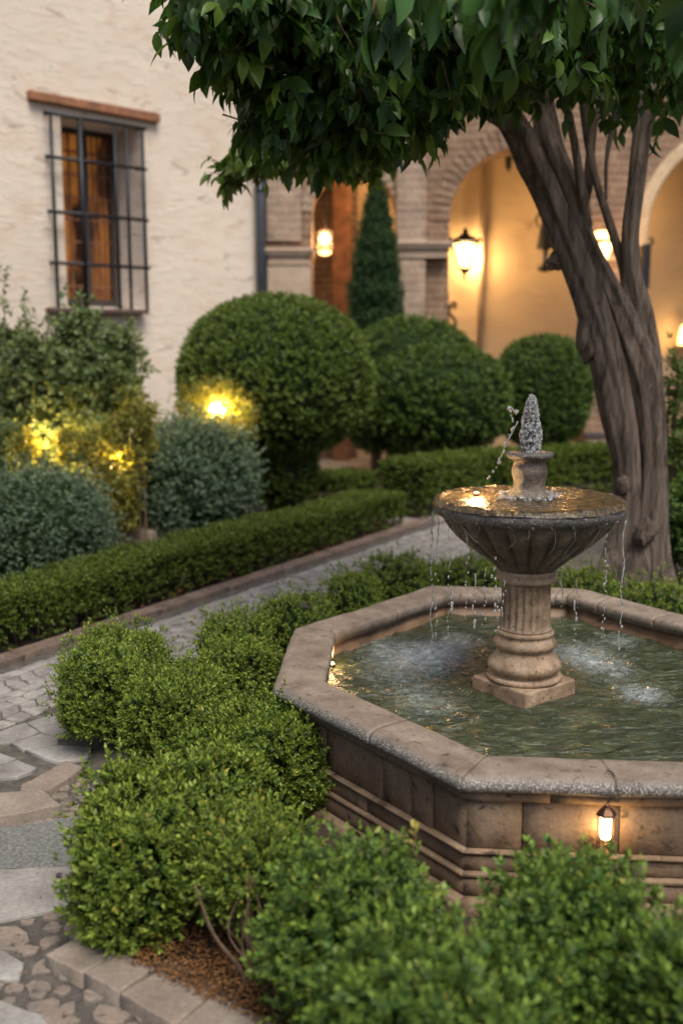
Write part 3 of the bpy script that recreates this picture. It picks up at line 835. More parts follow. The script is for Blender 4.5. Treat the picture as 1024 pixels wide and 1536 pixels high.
# jet
mb = MB()
JR = [(0, .043), (.3, .048), (.5, .043), (.7, .034), (.85, .026), (1, .011)]
def jr(t):
    for (a, b), (c_, d_) in zip(JR[:-1], JR[1:]):
        if t <= c_: return b + (d_ - b) * (t - a) / (c_ - a)
    return .005
for k in range(700):
    t = RNG.random() ** 1.15; a = RNG.uniform(0, 2 * PI); q = jr(t) * RNG.random() ** .45 * (1 + .25 * mnoise.noise(Vector((t * 14, a, 0)))); r = RNG.uniform(.003, .0085) * (1.1 - .4 * t)
    mb.blob(FC + np.array([math.cos(a) * q, math.sin(a) * q, 1.50 + .262 * t]), (r, r, r * RNG.uniform(1.2, 2.6)), 1, .9, 7, k * .7)
for k in range(230):
    t = RNG.random() ** 1.1; a = RNG.uniform(0, 2 * PI); q = jr(t) * RNG.uniform(.75, 1.08); r = RNG.uniform(.0018, .0055)
    mb.blob(FC + np.array([math.cos(a) * q, math.sin(a) * q, 1.50 + .262 * t]), (r, r, r * RNG.uniform(1, 2.2)), 1, .8, 6, k)
for k in range(0):
    t = (k / 70) ** .9; z = 1.50 + .255 * t
    rad = .040 * (1 - t) ** .55 + .008
    a = RNG.uniform(0, 2 * PI); q = RNG.uniform(0, 1) * rad * .8
    r = RNG.uniform(.008, .017) * (1.15 - .5 * t)
    mb.blob(FC + np.array([math.cos(a) * q, math.sin(a) * q, z]), (r, r, r * 1.5), 2, .9, 9, k * 1.3)
for k in range(14):
    a = RNG.uniform(0, 2 * PI); z = RNG.uniform(1.5, 1.72); rad = .052 * (1 - (z - 1.5) / .3) ** .6 + .006
    mb.blob(FC + np.array([math.cos(a) * rad, math.sin(a) * rad, z]), RNG.uniform(.0025, .006), 1, .6, 5, k)
mb.build('water_jet', M['spray'], fount)
# arc of drops falling left of the urn, and ring of drops round its foot
mb = MB()
arc = [(775, 618), (764, 612), (765, 622), (771, 640), (762, 652), (755, 672), (750, 690), (744, 702), (735, 712), (730, 722)]
for i in range(len(arc) - 1):
    for j in range(3):
        t = RNG.random(); x = arc[i][0] * (1 - t) + arc[i + 1][0] * t + RNG.normal(0, 1.2); y = arc[i][1] * (1 - t) + arc[i + 1][1] * t
        r = RNG.uniform(.0025, .0065); mb.blob(D(x, y, FC[1] - .03), (r, r, r * 1.7), 1, .6, 5, i + j)
mb.tube([D(774, 622, FC[1] - .03), D(768, 613, FC[1] - .03), D(762, 614, FC[1] - .03)], [.004, .003, .004], 6)
mb.tube([D(776, 632, FC[1] - .03), D(770, 645, FC[1] - .03), D(764, 655, FC[1] - .03), D(757, 668, FC[1] - .03), D(751, 686, FC[1] - .03)], [.005, .002, .0035, .0018, .003], 6, res=.006, wob=.9)
for k in range(90):
    a = RNG.uniform(0, 2 * PI); q = RNG.uniform(.085, .15); r = RNG.uniform(.003, .010)
    mb.blob(FC + np.array([math.cos(a) * q, math.sin(a) * q, 1.305 + RNG.uniform(0, .02)]), (r * 1.3, r * 1.3, r), 1, .8, 6, k)
tag(mb.build('splash_drops', M['spray'], fount), kind='stuff')
# strands falling from the rim
def strand(px, y0, y1, w=.003, rimr=.430, seed=0, drops=.5, wig=.006):
    rs_ = np.random.default_rng(seed)
    c = D(px, 745, FC[1])[0] - FC[0]; s = max(-1, min(1, c / rimr)); yy = FC[1] - math.sqrt(1 - s * s) * rimr * (1 if seed % 3 else -1)
    x = FC[0] + c * (1.0 if abs(s) < .99 else rimr / abs(c) * 1.01)
    z0, z1 = D(px, y0, yy)[2], max(WZ, D(px, y1, yy)[2]); mbx = MB(); z = z0
    P = []; R = []
    while z > z1:
        gone = (z0 - z) / (z0 - z1 + 1e-6)
        if rs_.random() < drops * gone:
            if len(P) > 2: mbx.tube(P, R, 6, wob=.8)
            P, R = [], []
            r = w * rs_.uniform(.8, 2.0); mbx.blob((x + rs_.normal(0, wig), yy + rs_.normal(0, wig), z), (r, r, r * rs_.uniform(1.2, 2.6)), 1, .6, 5, z)
            z -= rs_.uniform(.012, .03)
        else:
            P.append((x + rs_.normal(0, wig * .25) + wig * math.sin(z * 30 + seed), yy + rs_.normal(0, wig * .2), z)); R.append(w * rs_.uniform(.35, 1.25)); z -= .012
    if len(P) > 2: mbx.tube(P, R, 6, wob=.8)
    return mbx
st = [(649, 760, 985, .0038, .25), (654, 770, 960, .003, .5), (668, 790, 985, .002, .8), (672, 880, 925, .004, .6), (690, 800, 935, .002, .9), (700, 860, 940, .0035, .8), (714, 850, 945, .0022, .9), (726, 830, 920, .003, .6), (730, 880, 955, .0032, .6), (737, 870, 930, .0025, .7),
      (833, 880, 965, .003, .5), (838, 900, 990, .0028, .6), (872, 860, 985, .0032, .45), (884, 800, 960, .0028, .6), (893, 870, 930, .0022, .8), (922, 780, 975, .0038, .2), (926, 830, 960, .0022, .7)]
for i, (px, y0, y1, w, dr) in enumerate(st):
    strand(px, y0, y1, w, seed=i * 3 + 1 if px < 745 or i % 2 else i * 3, drops=dr, wig=.005).build('water_strand', M['spray'], fount)
# trickles clinging to the bowl
mb = MB()
for a0 in (-2.6, -2.3, -1.95, -1.75, -1.3, -.9, -.6, -2.85, -.35, -1.5):
    P = []; n = int(RNG.integers(4, 9))
    for j in range(n):
        r, z = out[11 - j]; a0 += RNG.normal(0, .03); P.append(FC + np.array([math.cos(a0) * (r + .002), math.sin(a0) * (r + .002), z - .002]))
    mb.tube(P, [RNG.uniform(.0012, .003) for _ in P], 6, res=.01, wob=.9)
mb.build('trickle', M['spray'], fount)
# drops thrown up where the strands land
mb = MB()
for (c, r, s) in splash_shine[:2] + splash_shine[4:7]:
    for k in range(int(60 * s)):
        a = RNG.uniform(0, 2 * PI); q = abs(RNG.normal(0, r * .42)); rr_ = RNG.uniform(.0015, .0045)
        mb.blob((c[0] + math.cos(a) * q, c[1] + math.sin(a) * q, WZ + .006 + abs(RNG.normal(0, .014)) * (1 - min(1, q / r))), rr_, 1, .5, 4, k)
tag(mb.build('pool_splash', M['spray'], fount), kind='stuff')
# lamps added for golden glints, left basin corner + in the bowl
def glint_lamp(p, r=.02):
    mb = MB(); mb.lathe(p, [(r * 1.1, -.03), (r * 1.2, 0), (r, .004)], 16); h = mb.build('glint_housing', M['bronze'], fount)
    mb = MB(); mb.lathe(p + np.array([0, 0, .004]), [(r * .9, 0), (r * .6, r * .45), (r * .1, r * .6)], 16); mb.build('glint_lens', M['bulb'], h)
LIGHTS = []
def point(name, p, watts, col=(1.0, .62, .28), r=.03, parent=None):
    l = bpy.data.lights.new(name, 'POINT'); l.energy = watts; l.color = col; l.shadow_soft_size = r
    o = bpy.data.objects.new(name, l); COL.objects.link(o)
    off = ROOT[parent.name] if parent is not None else np.zeros(3)
    o.location = [float(v) for v in (np.array(p) - off)]
    if parent is not None: o.parent = parent
    tag(o) ; return o
pl = G(497, 1000, WZ)
pl[2] = WZ + .0
glint_lamp(pl + np.array([.0, 0, .012]), .016); point('glint_light', pl + np.array([.01, 0, .06]), 1.1, r=.02, parent=fount)
bl = FC + np.array([-.23, .06, 1.31]); glint_lamp(bl, .011); point('glint_light', bl + np.array([0, 0, .045]), 2.6, r=.02, parent=fount)

# ================================================================== LANTERN ON THE BASIN
p0 = D(908, 1240, 3.36)
def front_wall_point(px, py, out_):
    a, b = OP(-.06 + out_, 7, 0, 0), OP(-.06 + out_, 7, 1, 0); d = ray(px, py); nrmv = np.array([(b - a)[1], -(b - a)[0], 0])
    t = nrmv.dot(a - CAM) / nrmv.dot(d); return CAM + d * t
lp = front_wall_point(908, 1240, .07)
lz = lambda y: front_wall_point(908, y, .07)[2]
lan = thing('hanging_lantern', (lp[0], lp[1], lz(1285)), 'small lit bronze lantern hanging by a wire from the fountain rim', 'lantern')
c = np.array([lp[0], lp[1], 0.0])
mb = MB(); zt, zb = lz(1222), lz(1278)
r0 = .027
mb.lathe(c, [(r0 * 1.35, zt), (r0 * 1.2, zt + .008), (r0 * .75, zt + .022), (r0 * .35, zt + .028), (r0 * .3, zt + .036), (.004, zt + .040)], 6, smooth=False)
mb.build('cap', M['bronze'], lan)
mb = MB(); mb.lathe(c, [(r0 * .5, zb - .012), (r0 * 1.1, zb - .004), (r0 * 1.05, zb + .004), (r0 * .5, zb + .006)], 6); mb.build('base', M['bronze'], lan)
for k in range(6):
    a = k * PI / 3; mb = MB(); mb.tube([c + np.array([math.cos(a) * r0, math.sin(a) * r0, zb]), c + np.array([math.cos(a) * r0 * 1.05, math.sin(a) * r0 * 1.05, zt])], .0022, 6); mb.build('bar', M['bronze'], lan)
mb = MB(); mb.lathe(c, [(r0 * .55, zb + .05), (r0 * .72, zb + .062), (r0 * .72, zt - .012), (r0 * .5, zt - .003)], 20); mb.build('bulb', M['bulb'], lan)
mb = MB()
for rz in (zb + .045, zb + .012):
    ring = [c + np.array([math.cos(a) * r0 * 1.05, math.sin(a) * r0 * 1.05, rz]) for a in np.linspace(0, 2 * PI, 25)]; mb.tube(ring, .0018, 5, cap=False)
for sx in (-1, 1):
    mb.tube([c + np.array([sx * r0, 0, zb + .0]), c + np.array([sx * r0 * 1.5, -.004, zb + .02]), c + np.array([sx * r0 * 1.45, -.004, zb + .035]), c + np.array([sx * r0 * 1.15, 0, zb + .03])], .0022, 6, res=.006)
mb.build('scroll_ring', M['bronze'], lan)
mb = MB(); rm = OP(.004, 7, .57, .47); a_ = c + np.array([0, 0, zt + .036])
lip = G(922, 1165, .523)
mb.tube([a_, a_ + np.array([.012, .0, .02]), np.array([lip[0], OP(.006, 7, .5, 0)[1] - .004, .455]), np.array([lip[0] + .001, lip[1] - .008, .50]), np.array([lip[0] - .004, lip[1] + .012, .529]), np.array([lip[0] - .02, lip[1] + .04, .530])], .0022, 6, res=.008); mb.build('wire', M['iron'], lan)
point('lantern_light', c + np.array([0, -.012, (zt + zb) / 2]), .9, r=.02, parent=lan)
point('lantern_light', c + np.array([0, .045, (zt + zb) / 2 - .01]), .45, r=.02, parent=lan)

# ================================================================== BUILDINGS
YA = 16.3
C0 = D(391, 400, YA); C0 = np.array([C0[0], YA, 0.0])
wu = np.array([math.sin(math.radians(46)), math.cos(math.radians(46)), 0.0]); wn = np.array([wu[1], -wu[0], 0.0])   # along, outwards
def WP(px, py, off=0.0):
    d = ray(px, py); t = wn.dot(C0 + wn * off - CAM) / wn.dot(d); return CAM + d * t
def wuv(p): return (p - C0).dot(wu), p[2]
def WU(u_, z, off=0.0): return C0 + wu * u_ + wn * off + np.array([0, 0, z])
WTOP = 8.2
house = thing('plaster_house', C0 - wu * 4, 'cream plastered house wall with a barred window at the left', 'house')
uL, zT = wuv(WP(91, 190)); uR = wuv(WP(212, 200))[0]
zT = WP(150, 180)[2]; zB = WP(150, 460)[2]
mb = MB(); REC = .95
us = [-14.0, uL, uR, 0.0]; zs_ = [-.1, zB, zT, WTOP]
for i in range(3):
    for j in range(3):
        if i == 1 and j == 1: continue
        mb.add([WU(us[i], zs_[j]), WU(us[i + 1], zs_[j]), WU(us[i + 1], zs_[j + 1]), WU(us[i], zs_[j + 1])], [(0, 1, 2, 3)])
mb.add([WU(-14, -.1, -1), WU(0, -.1, -1), WU(0, WTOP, -1), WU(-14, WTOP, -1), WU(-14, -.1), WU(0, -.1), WU(0, WTOP), WU(-14, WTOP)], [(0, 1, 2, 3), (3, 2, 6, 7), (1, 5, 6, 2)])
mb.build('wall', M['plaster'], house)
mb = MB()
q = [(uL, zB), (uR, zB), (uR, zT), (uL, zT)]
for i in range(4):
    a, b = q[i], q[(i + 1) % 4]; mb.add([WU(*a), WU(*b), WU(*b, -REC), WU(*a, -REC)], [(0, 1, 2, 3)])
mb.build('window_reveal', M['jamb'], house)
AXW = (wu, wn, np.array([0, 0, 1.0]))
def wbox(mb, u0, u1, z0, z1, o0, o1): mb.box(WU((u0 + u1) / 2, (z0 + z1) / 2, (o0 + o1) / 2), (abs(u1 - u0), abs(o1 - o0), abs(z1 - z0)), AXW)
# window: frame, muntins, glass, curtain behind
FD = -.74
mb = MB(); fw = .07
wbox(mb, uL + .003, uL + fw, zB + .003, zT - .003, FD - .05, FD + .03); wbox(mb, uR - fw, uR - .003, zB + .003, zT - .003, FD - .05, FD + .03)
wbox(mb, uL + fw, uR - fw, zB + .003, zB + fw + .05, FD - .045, FD + .025); wbox(mb, uL + fw, uR - fw, zT - fw, zT - .003, FD - .045, FD + .025)
um = wuv(WP(127, 320, FD))[0]
wbox(mb, um - .06, um + .06, zB + fw + .05, zT - fw, FD - .04, FD + .045)
wf = mb.build('window_frame', M['darkwood'], house)
mb = MB()
for (a, b) in ((uL + fw, um - .06), (um + .06, uR - fw)):
    for k in (1, 2, 3):
        x = a + (b - a) * k / 4; wbox(mb, x - .012, x + .012, zB + fw + .05, zT - fw, FD - .02, FD + .005)
for k in range(1, 8):
    z = zB + (zT - zB) * k / 8; wbox(mb, uL + fw, um - .06, z - .014, z + .014, FD - .018, FD + .007); wbox(mb, um + .06, uR - fw, z - .014, z + .014, FD - .018, FD + .007)
mb.build('muntins', M['timber'], wf)
mb = MB(); wbox(mb, uL + .003, uR - .003, zB + .003, zT - .003, REC * -1 + .01, -REC + .035); mb.build('curtain', M['curtain'], wf)
# timber lintel and sill
mb = MB(); la, lb_ = WP(46, 135, .10), WP(241, 171, .10)
zl1 = WP(46, 134, .10)[2]; zl0 = WP(46, 148, .10)[2]; zr1 = WP(241, 170, .1)[2]; zr0 = WP(241, 184, .1)[2]
ua, ub = wuv(la)[0], wuv(lb_)[0]
mb.hexa([WU(ua, zl0, -.05), WU(ua, zl0, .10), WU(ub, zr0, .10), WU(ub, zr0, -.05)][::-1], [WU(ua, zl1, -.05), WU(ua, zl1, .10), WU(ub, zr1, .10), WU(ub, zr1, -.05)][::-1])
mb.build('lintel', M['timber'], house, .012)
mb = MB(); s0, s1 = wuv(WP(78, 462, .16))[0], wuv(WP(223, 462, .16))[0]; zs0 = WP(150, 463, .16)[2]
wbox(mb, s0, s1, zs0 - .055, zs0, -.02, .18); mb.build('sill', M['sill'], house, .008)
# iron grille
mb = MB(); GO = .15
gz1 = WP(150, 186, GO)[2]
uu = [wuv(WP(x, 320, GO))[0] for x in (82, 125, 176, 193, 217)]
for k, x in enumerate(uu):
    w = .023 if k != 1 else .034
    mb.tube([WU(x, zs0 - .0, GO), WU(x, gz1 + .02, GO)], w, 8)
for y in (174 + 6, 243, 322, 396):
    z = WP(150, y + 2, GO)[2]; mb.tube([WU(uu[0] - .09, z, GO + .004), WU(uu[-1] + .05, z, GO + .004)], .024, 8)
    for x in (uu[0], uu[-1]): mb.tube([WU(x, z, GO), WU(x, z, -.02)], .012, 6)
mb.build('grille', M['iron'], house)

# downpipe in the corner
dp = thing('downpipe', (C0[0] + .02, YA - .16, 0), 'dark grey downpipe in the corner between plaster house and arcade', 'pipe')
mb = MB(); xx = D(392, 400, YA - .16)[0]
mb.tube([(xx, YA - .16, .05), (xx, YA - .16, 7.6)], .072, 16)
mb.build('pipe', M['pipe'], dp)
mb = MB()
for z in (1.0, 2.6, 4.2, 5.8): mb.tube([(xx, YA - .16, z), (xx, YA - .16, z + .06)], .084, 16)
mb.build('clamp', M['pipe'], dp)

# arcade
arc_t = thing('brick_arcade', (D(640, 400, YA)[0], YA, 0), 'brick arcade gallery with round arches behind the topiaries', 'building')
def AX(px, py=360): return D(px, py, YA)[0]
def AZ(py, px=640): return D(px, py, YA)[2]
TH = .75
arches = [(AX(468), AX(594), AZ(318)), (AX(673), AX(886), AZ(332)), (AX(966), AX(1256), AZ(350))]
XL, XR, ATOP = C0[0] - .3, AX(1500), 7.4
mb = MB(); mbs = MB(); NS = 28
xcur = XL
def quadx(m, x0, x1, z0, z1, y): m.add([(x0, y, z0), (x1, y, z0), (x1, y, z1), (x0, y, z1)], [(0, 1, 2, 3)])
for (a, b, zc) in arches:
    r = (b - a) / 2; cx = (a + b) / 2
    quadx(mb, xcur, a, -.1, ATOP, YA)
    pts = [(cx - r * math.cos(PI * k / NS), zc + r * math.sin(PI * k / NS)) for k in range(NS + 1)]
    for k in range(NS):
        (x0, z0), (x1, z1) = pts[k], pts[k + 1]; mb.add([(x0, YA, z0), (x1, YA, z1), (x1, YA, ATOP), (x0, YA, ATOP)], [(0, 1, 2, 3)])
        mb.add([(x0, YA, z0), (x0, YA + TH, z0), (x1, YA + TH, z1), (x1, YA, z1)], [(0, 1, 2, 3)])
    mb.add([(a, YA, -.1), (a, YA + TH, -.1), (a, YA + TH, zc), (a, YA, zc)], [(0, 1, 2, 3)]); mb.add([(b, YA, -.1), (b, YA, zc), (b, YA + TH, zc), (b, YA + TH, -.1)], [(0, 1, 2, 3)])
    xcur = b
quadx(mb, xcur, XR, -.1, ATOP, YA)
# rear skin so the wall has thickness
xcur = XL
for (a, b, zc) in arches:
    r = (b - a) / 2; cx = (a + b) / 2; quadx(mb, xcur, a, -.1, ATOP, YA + TH)
    pts = [(cx - r * math.cos(PI * k / NS), zc + r * math.sin(PI * k / NS)) for k in range(NS + 1)]
    for k in range(NS):
        (x0, z0), (x1, z1) = pts[k], pts[k + 1]; mb.add([(x0, YA + TH, z0), (x1, YA + TH, z1), (x1, YA + TH, ATOP), (x0, YA + TH, ATOP)], [(0, 1, 2, 3)])
    xcur = b
quadx(mb, xcur, XR, -.1, ATOP, YA + TH)
mb.add([(XL, YA, ATOP), (XR, YA, ATOP), (XR, YA + TH, ATOP), (XL, YA + TH, ATOP)], [(0, 1, 2, 3)])
mb.build('arcade_wall', M['brick'], arc_t)
# voussoirs round the arches
for ai, (a, b, zc) in enumerate(arches):
    r = (b - a) / 2; cx = (a + b) / 2; mb = MB()
    if ai < 2:
        nb = int(PI * r / .105); dep = .30 if ai else .16
        for k in range(nb):
            t0, t1 = PI * (k + .06) / nb, PI * (k + .94) / nb; pr_ = .012 + random.uniform(0, .02); ro = r + dep + random.uniform(-.02, .02)
            P = [(cx - q_ * math.cos(t), zc + q_ * math.sin(t)) for (q_, t) in ((r - .006, t0), (r - .006, t1), (ro, t1), (ro, t0))]
            f0 = [np.array([x, YA - pr_, z]) for x, z in P]; f1 = [np.array([x, YA + .05, z]) for x, z in P]
            mb.hexa(f1, f0)
        mb.build('voussoirs', M['brick'] if ai else M['palebrick'], arc_t, .006)
    else:
        sec = [(r - .03, .06), (r - .03, -.05), (r + .02, -.07), (r + .06, -.04), (r + .12, -.05), (r + .16, .0)]
        vs = []; n = len(sec); nn = 48
        zb_ = -1.0
        path = [(cx - 1, zc - 3.6, 0)]
        ring = []
        for k in range(nn + 1):
            t = PI * k / nn
            ring.append([(cx - q_ * math.cos(t), YA + yo, zc + q_ * math.sin(t)) for (q_, yo) in sec])
        ring = [[(cx - q_, YA + yo, -.1) for (q_, yo) in sec]] + ring
        vs = [p for rg in ring for p in rg]
        mb.add(vs, [(i * n + j, (i + 1) * n + j, (i + 1) * n + j + 1, i * n + j + 1) for i in range(len(ring) - 1) for j in range(n - 1)], True)
        mb.build('arch_moulding', M['trim'], arc_t)
# pilaster and left pier, capitals
def ybox(mb, x0, x1, z0, z1, y0, y1): mb.box(((x0 + x1) / 2, (y0 + y1) / 2, (z0 + z1) / 2), (x1 - x0, y1 - y0, z1 - z0))
mb = MB(); ybox(mb, AX(594), AX(637), -.1, 7.0, YA - .16, YA - .002); mb.build('pilaster', M['palebrick'], arc_t, .01)
mb = MB(); ybox(mb, AX(401), AX(466), -.1, AZ(388), YA - .12, YA - .002); mb.build('left_pier', M['capital'], arc_t, .015)
mb = MB(); ybox(mb, AX(401), AX(452), AZ(362), 7.0, YA - .05, YA - .002); mb.build('plaster_spandrel', M['palebrick'], arc_t, .01)
def capital(x0, x1, ytop, y0=YA, dpth=.2, back=TH, open_left=True):
    mb = MB(); z = AZ(ytop)
    for (g, za, zb2) in ((.015, -.20, -.17), (.0, -.17, -.09), (.025, -.09, -.06), (.05, -.06, -.01), (.075, -.01, .04)):
        ybox(mb, x0 - g, x1 + g, z + za + .001, z + zb2 - .001, y0 - dpth - g, y0 + back + g)
    mb.build('capital', M['capital'], arc_t, .012)
capital(AX(597), AX(670), 368, YA, .165)
capital(AX(404), AX(464), 378, YA, .125)
capital(AX(889), AX(960), 372, YA, .02)
# base ledge of the right pier
mb = MB(); ybox(mb, AX(886), AX(962), -.1, AZ(655), YA - .10, YA - .004); mb.build('pier_base', M['capital'], arc_t, .015)
mb = MB(); ybox(mb, AX(884), AX(964), AZ(655) + .002, AZ(651) + .03, YA - .14, YA - .004); mb.build('base_ledge', M['darkwood'], arc_t, .01)
# gallery behind
YB = 18.7
mb = MB(); quadx(mb, AX(536) * YB / YA, 14, -.1, 6.5, YB)
mb.build('gallery_wall', M['warmplaster'], arc_t)
mb = MB(); quadx(mb, XL - 1, AX(536) * YB / YA - .002, -.1, 6.5, YB - .25); mb.add([(AX(536) * YB / YA - .002, YB - .25, -.1), (AX(536) * YB / YA - .002, YB, -.1), (AX(536) * YB / YA - .002, YB, 6.5), (AX(536) * YB / YA - .002, YB - .25, 6.5)], [(0, 1, 2, 3)])
mb.build('brown_gallery_wall', M['brick'], arc_t)
mb = MB(); ybox(mb, AX(498) * 1.1, AX(512) * 1.1 + .16, -.1, 6.4, YB - .62, YB - .3); mb.build('timber_post', M['timber'], arc_t, .02)
mb = MB(); mb.add([(XL - 1, YA + TH, 6.2), (14, YA + TH, 6.2), (14, YB, 6.2), (XL - 1, YB, 6.2)], [(0, 3, 2, 1)]); mb.build('gallery_ceiling', M['darkwood'], arc_t)
mb = MB(); mb.add([(XL - 1, YA + TH - .05, 7.6), (14, YA + TH, 7.6), (14, YB + .5, 8.3), (XL - 1, YB + .5, 8.3)], [(0, 1, 2, 3)]); mb.build('gallery_roof', M['redbrick'], arc_t)
mb = MB(); mb.tube([(AX(722) * YB / YA, YB - .05, 1.0), (AX(722) * YB / YA, YB - .05, 6.1)], .05, 10); mb.build('shadow_line_tube', M['trim'], arc_t)  # tube added for the line of a shadow and wall corner
mb = MB(); mb.add([(14, YB, -.1), (14, YA, -.1), (14, YA, 7.6), (14, YB, 7.6)], [(0, 1, 2, 3)]); mb.add([(XL - 1, YA, -.1), (XL - 1, YB, -.1), (XL - 1, YB, 7.6), (XL - 1, YA, 7.6)], [(0, 1, 2, 3)]); mb.build('end_wall', M['warmplaster'], arc_t)

# ------------------------------------------------------------------ lamps on the arcade
def lanternY(px, py, Y): return D(px, py, Y)
# lit coach lantern in the middle arch
Yl = YB - .34
q = lanternY(697, 385, Yl); sc_ = 1.0
wl = thing('wall_lantern', (q[0], YB, q[2]), 'lit black coach lantern glowing on the plaster inside the middle arch', 'lantern')
zc_ = lambda y: D(697, y, Yl)[2]
c = np.array([q[0], Yl, 0.0])
mb = MB(); mb.lathe(c, [(.10, zc_(402)), (.205, zc_(365)), (.195, zc_(364))], 6, smooth=False); mb.build('glass', M['lamp'], wl)
for k in range(6):
    a = k * PI / 3; mb = MB(); mb.tube([c + np.array([math.cos(a) * .107, math.sin(a) * .107, zc_(403)]), c + np.array([math.cos(a) * .215, math.sin(a) * .215, zc_(364)])], .012, 6); mb.build('bar', M['iron'], wl)
mb = MB(); mb.lathe(c, [(.23, zc_(366)), (.26, zc_(363)), (.20, zc_(358)), (.10, zc_(353)), (.05, zc_(350)), (.06, zc_(347)), (.02, zc_(343)), (.005, zc_(340))], 6, smooth=False); mb.build('roof', M['iron'], wl)
mb = MB()
for k in range(6):
    a = k * PI / 3; mb.lathe(c + np.array([math.cos(a) * .25, math.sin(a) * .25, 0]), [(.02, zc_(363)), (.028, zc_(360)), (.004, zc_(354))], 8)
mb.build('roof_finial', M['iron'], wl)
mb = MB(); mb.lathe(c, [(.005, zc_(421)), (.03, zc_(417)), (.02, zc_(413)), (.05, zc_(410)), (.10, zc_(405)), (.115, zc_(402))], 6); mb.build('drop_finial', M['iron'], wl)
mb = MB(); mb.tube([c + np.array([-.1, .33, zc_(365)]), c + np.array([-.16, .2, zc_(368)]), c + np.array([-.2, .05, zc_(372)]), c + np.array([-.12, 0, zc_(404)])], .016, 8, res=.04); mb.build('wall_arm', M['iron'], wl)
point('lantern_light', c + np.array([.10, .14, zc_(384)]), 60, r=.08, parent=wl)
point('lantern_light', c + np.array([0, -.32, zc_(384)]), 30, r=.1, parent=wl)

# scroll bracket at the edge of the pier
q = D(677, 475, YA + .2)
sbk = thing('scroll_bracket', q, 'curled iron scroll bracket on the edge of the brick pier', 'bracket')
mb = MB(); pts = [D(672, 498, YA + .2), D(680, 492, YA + .2), D(683, 483, YA + .2), D(677, 474, YA + .2), D(673, 468, YA + .2), D(676, 458, YA + .2), D(682, 453, YA + .2), D(683, 460, YA + .2), D(679, 463, YA + .2)]
mb.tube(pts, .024, 8, res=.03); mb.build('scroll', M['bronze'], sbk)
mb = MB(); mb.tube([D(671, 440, YA + .2), D(671, 500, YA + .2)], .02, 8); mb.build('back_plate', M['bronze'], sbk)

# small pendant in the left arch
Yp = YA + .3
q = D(487, 385, Yp); pd = thing('pendant_lamp', q, 'small lit glass pendant hanging in the narrow left arch', 'lamp')
zc_ = lambda y: D(487, y, Yp)[2]; c = np.array([q[0], Yp, 0.0])
mb = MB(); mb.tube([c + np.array([0, 0, zc_(338)]), c + np.array([0, 0, arches[0][2] + (arches[0][1] - arches[0][0]) / 2 * .6])], .01, 6); mb.build('chain', M['iron'], pd)
mb = MB(); mb.lathe(c, [(.05, zc_(347)), (.045, zc_(341)), (.02, zc_(337))], 12); mb.build('cap', M['bronze'], pd)
mb = MB(); mb.blob(c + np.array([0, 0, zc_(358)]), (.072, .072, .075), 3, 0); mb.build('bulb', M['bulb'], pd)
mb = MB(); mb.lathe(c, [(.03, zc_(383)), (.085, zc_(381)), (.10, zc_(377)), (.05, zc_(376))], 16); mb.build('dish', M['lamp'], pd)
mb = MB(); mb.lathe(c, [(.11, zc_(379)), (.115, zc_(349)), (.10, zc_(346))], 16); mb.build('glass', M['glass'], pd)
point('pendant_light', c + np.array([0, .35, zc_(362)]), 12, (1, .6, .3), r=.06, parent=pd)
point('pendant_light', c + np.array([0, -.2, zc_(362)]), 10, (1, .62, .3), r=.06, parent=pd)

# cone sconce on the right pier
Ys = YA - .18
q = D(905, 372, Ys); cs = thing('cone_sconce', (q[0], YA, q[2]), 'bright cone shaped wall sconce on the brick pier seen between the stems', 'lamp')
zc_ = lambda y: D(905, y, Ys)[2]; c = np.array([q[0], Ys, 0.0])
mb = MB(); mb.lathe(c, [(.01, zc_(398)), (.05, zc_(391)), (.105, zc_(376)), (.13, zc_(365))], 20); mb.build('shade', M['lamp'], cs)
mb = MB(); mb.lathe(c, [(.135, zc_(364.5)), (.15, zc_(361)), (.14, zc_(359.5))], 20); mb.build('band', M['iron'], cs)
mb = MB(); mb.lathe(c, [(.135, zc_(359)), (.14, zc_(348)), (.12, zc_(347))], 20); mb.build('collar', M['lamp'], cs)
point('sconce_light', c + np.array([0, -.22, zc_(372)]), 16, r=.08, parent=cs)

# unlit iron lantern
Yu = YB - .3
q = D(818, 360, Yu); ul = thing('iron_lantern', (q[0], YB, q[2]), 'unlit black iron lantern hanging on the plaster inside the middle arch', 'lantern')
zc_ = lambda y: D(818, y, Yu)[2]; c = np.array([q[0], Yu, 0.0])
mb = MB(); mb.lathe(c, [(.17, zc_(373)), (.15, zc_(371)), (.11, zc_(345)), (.09, zc_(335)), (.02, zc_(328))], 6, smooth=False); mb.build('hood', M['iron'], ul)
mb = MB(); mb.tube([c + np.array([0, 0, zc_(328)]), c + np.array([-.06, 0, zc_(318)]), c + np.array([-.13, .1, zc_(322)]), c + np.array([-.13, .25, zc_(330)]), c + np.array([-.1, .2, zc_(338)])], .022, 8, res=.04); mb.build('hook', M['iron'], ul)
mb = MB(); mb.tube([c + np.array([0, 0, zc_(373)]), c + np.array([0, 0, zc_(400)])], .05, 10); mb.build('tube', M['pipe'], ul)
mb = MB(); mb.lathe(c, [(.04, zc_(408)), (.13, zc_(405)), (.12, zc_(400)), (.05, zc_(397))], 12); mb.build('foot', M['iron'], ul)

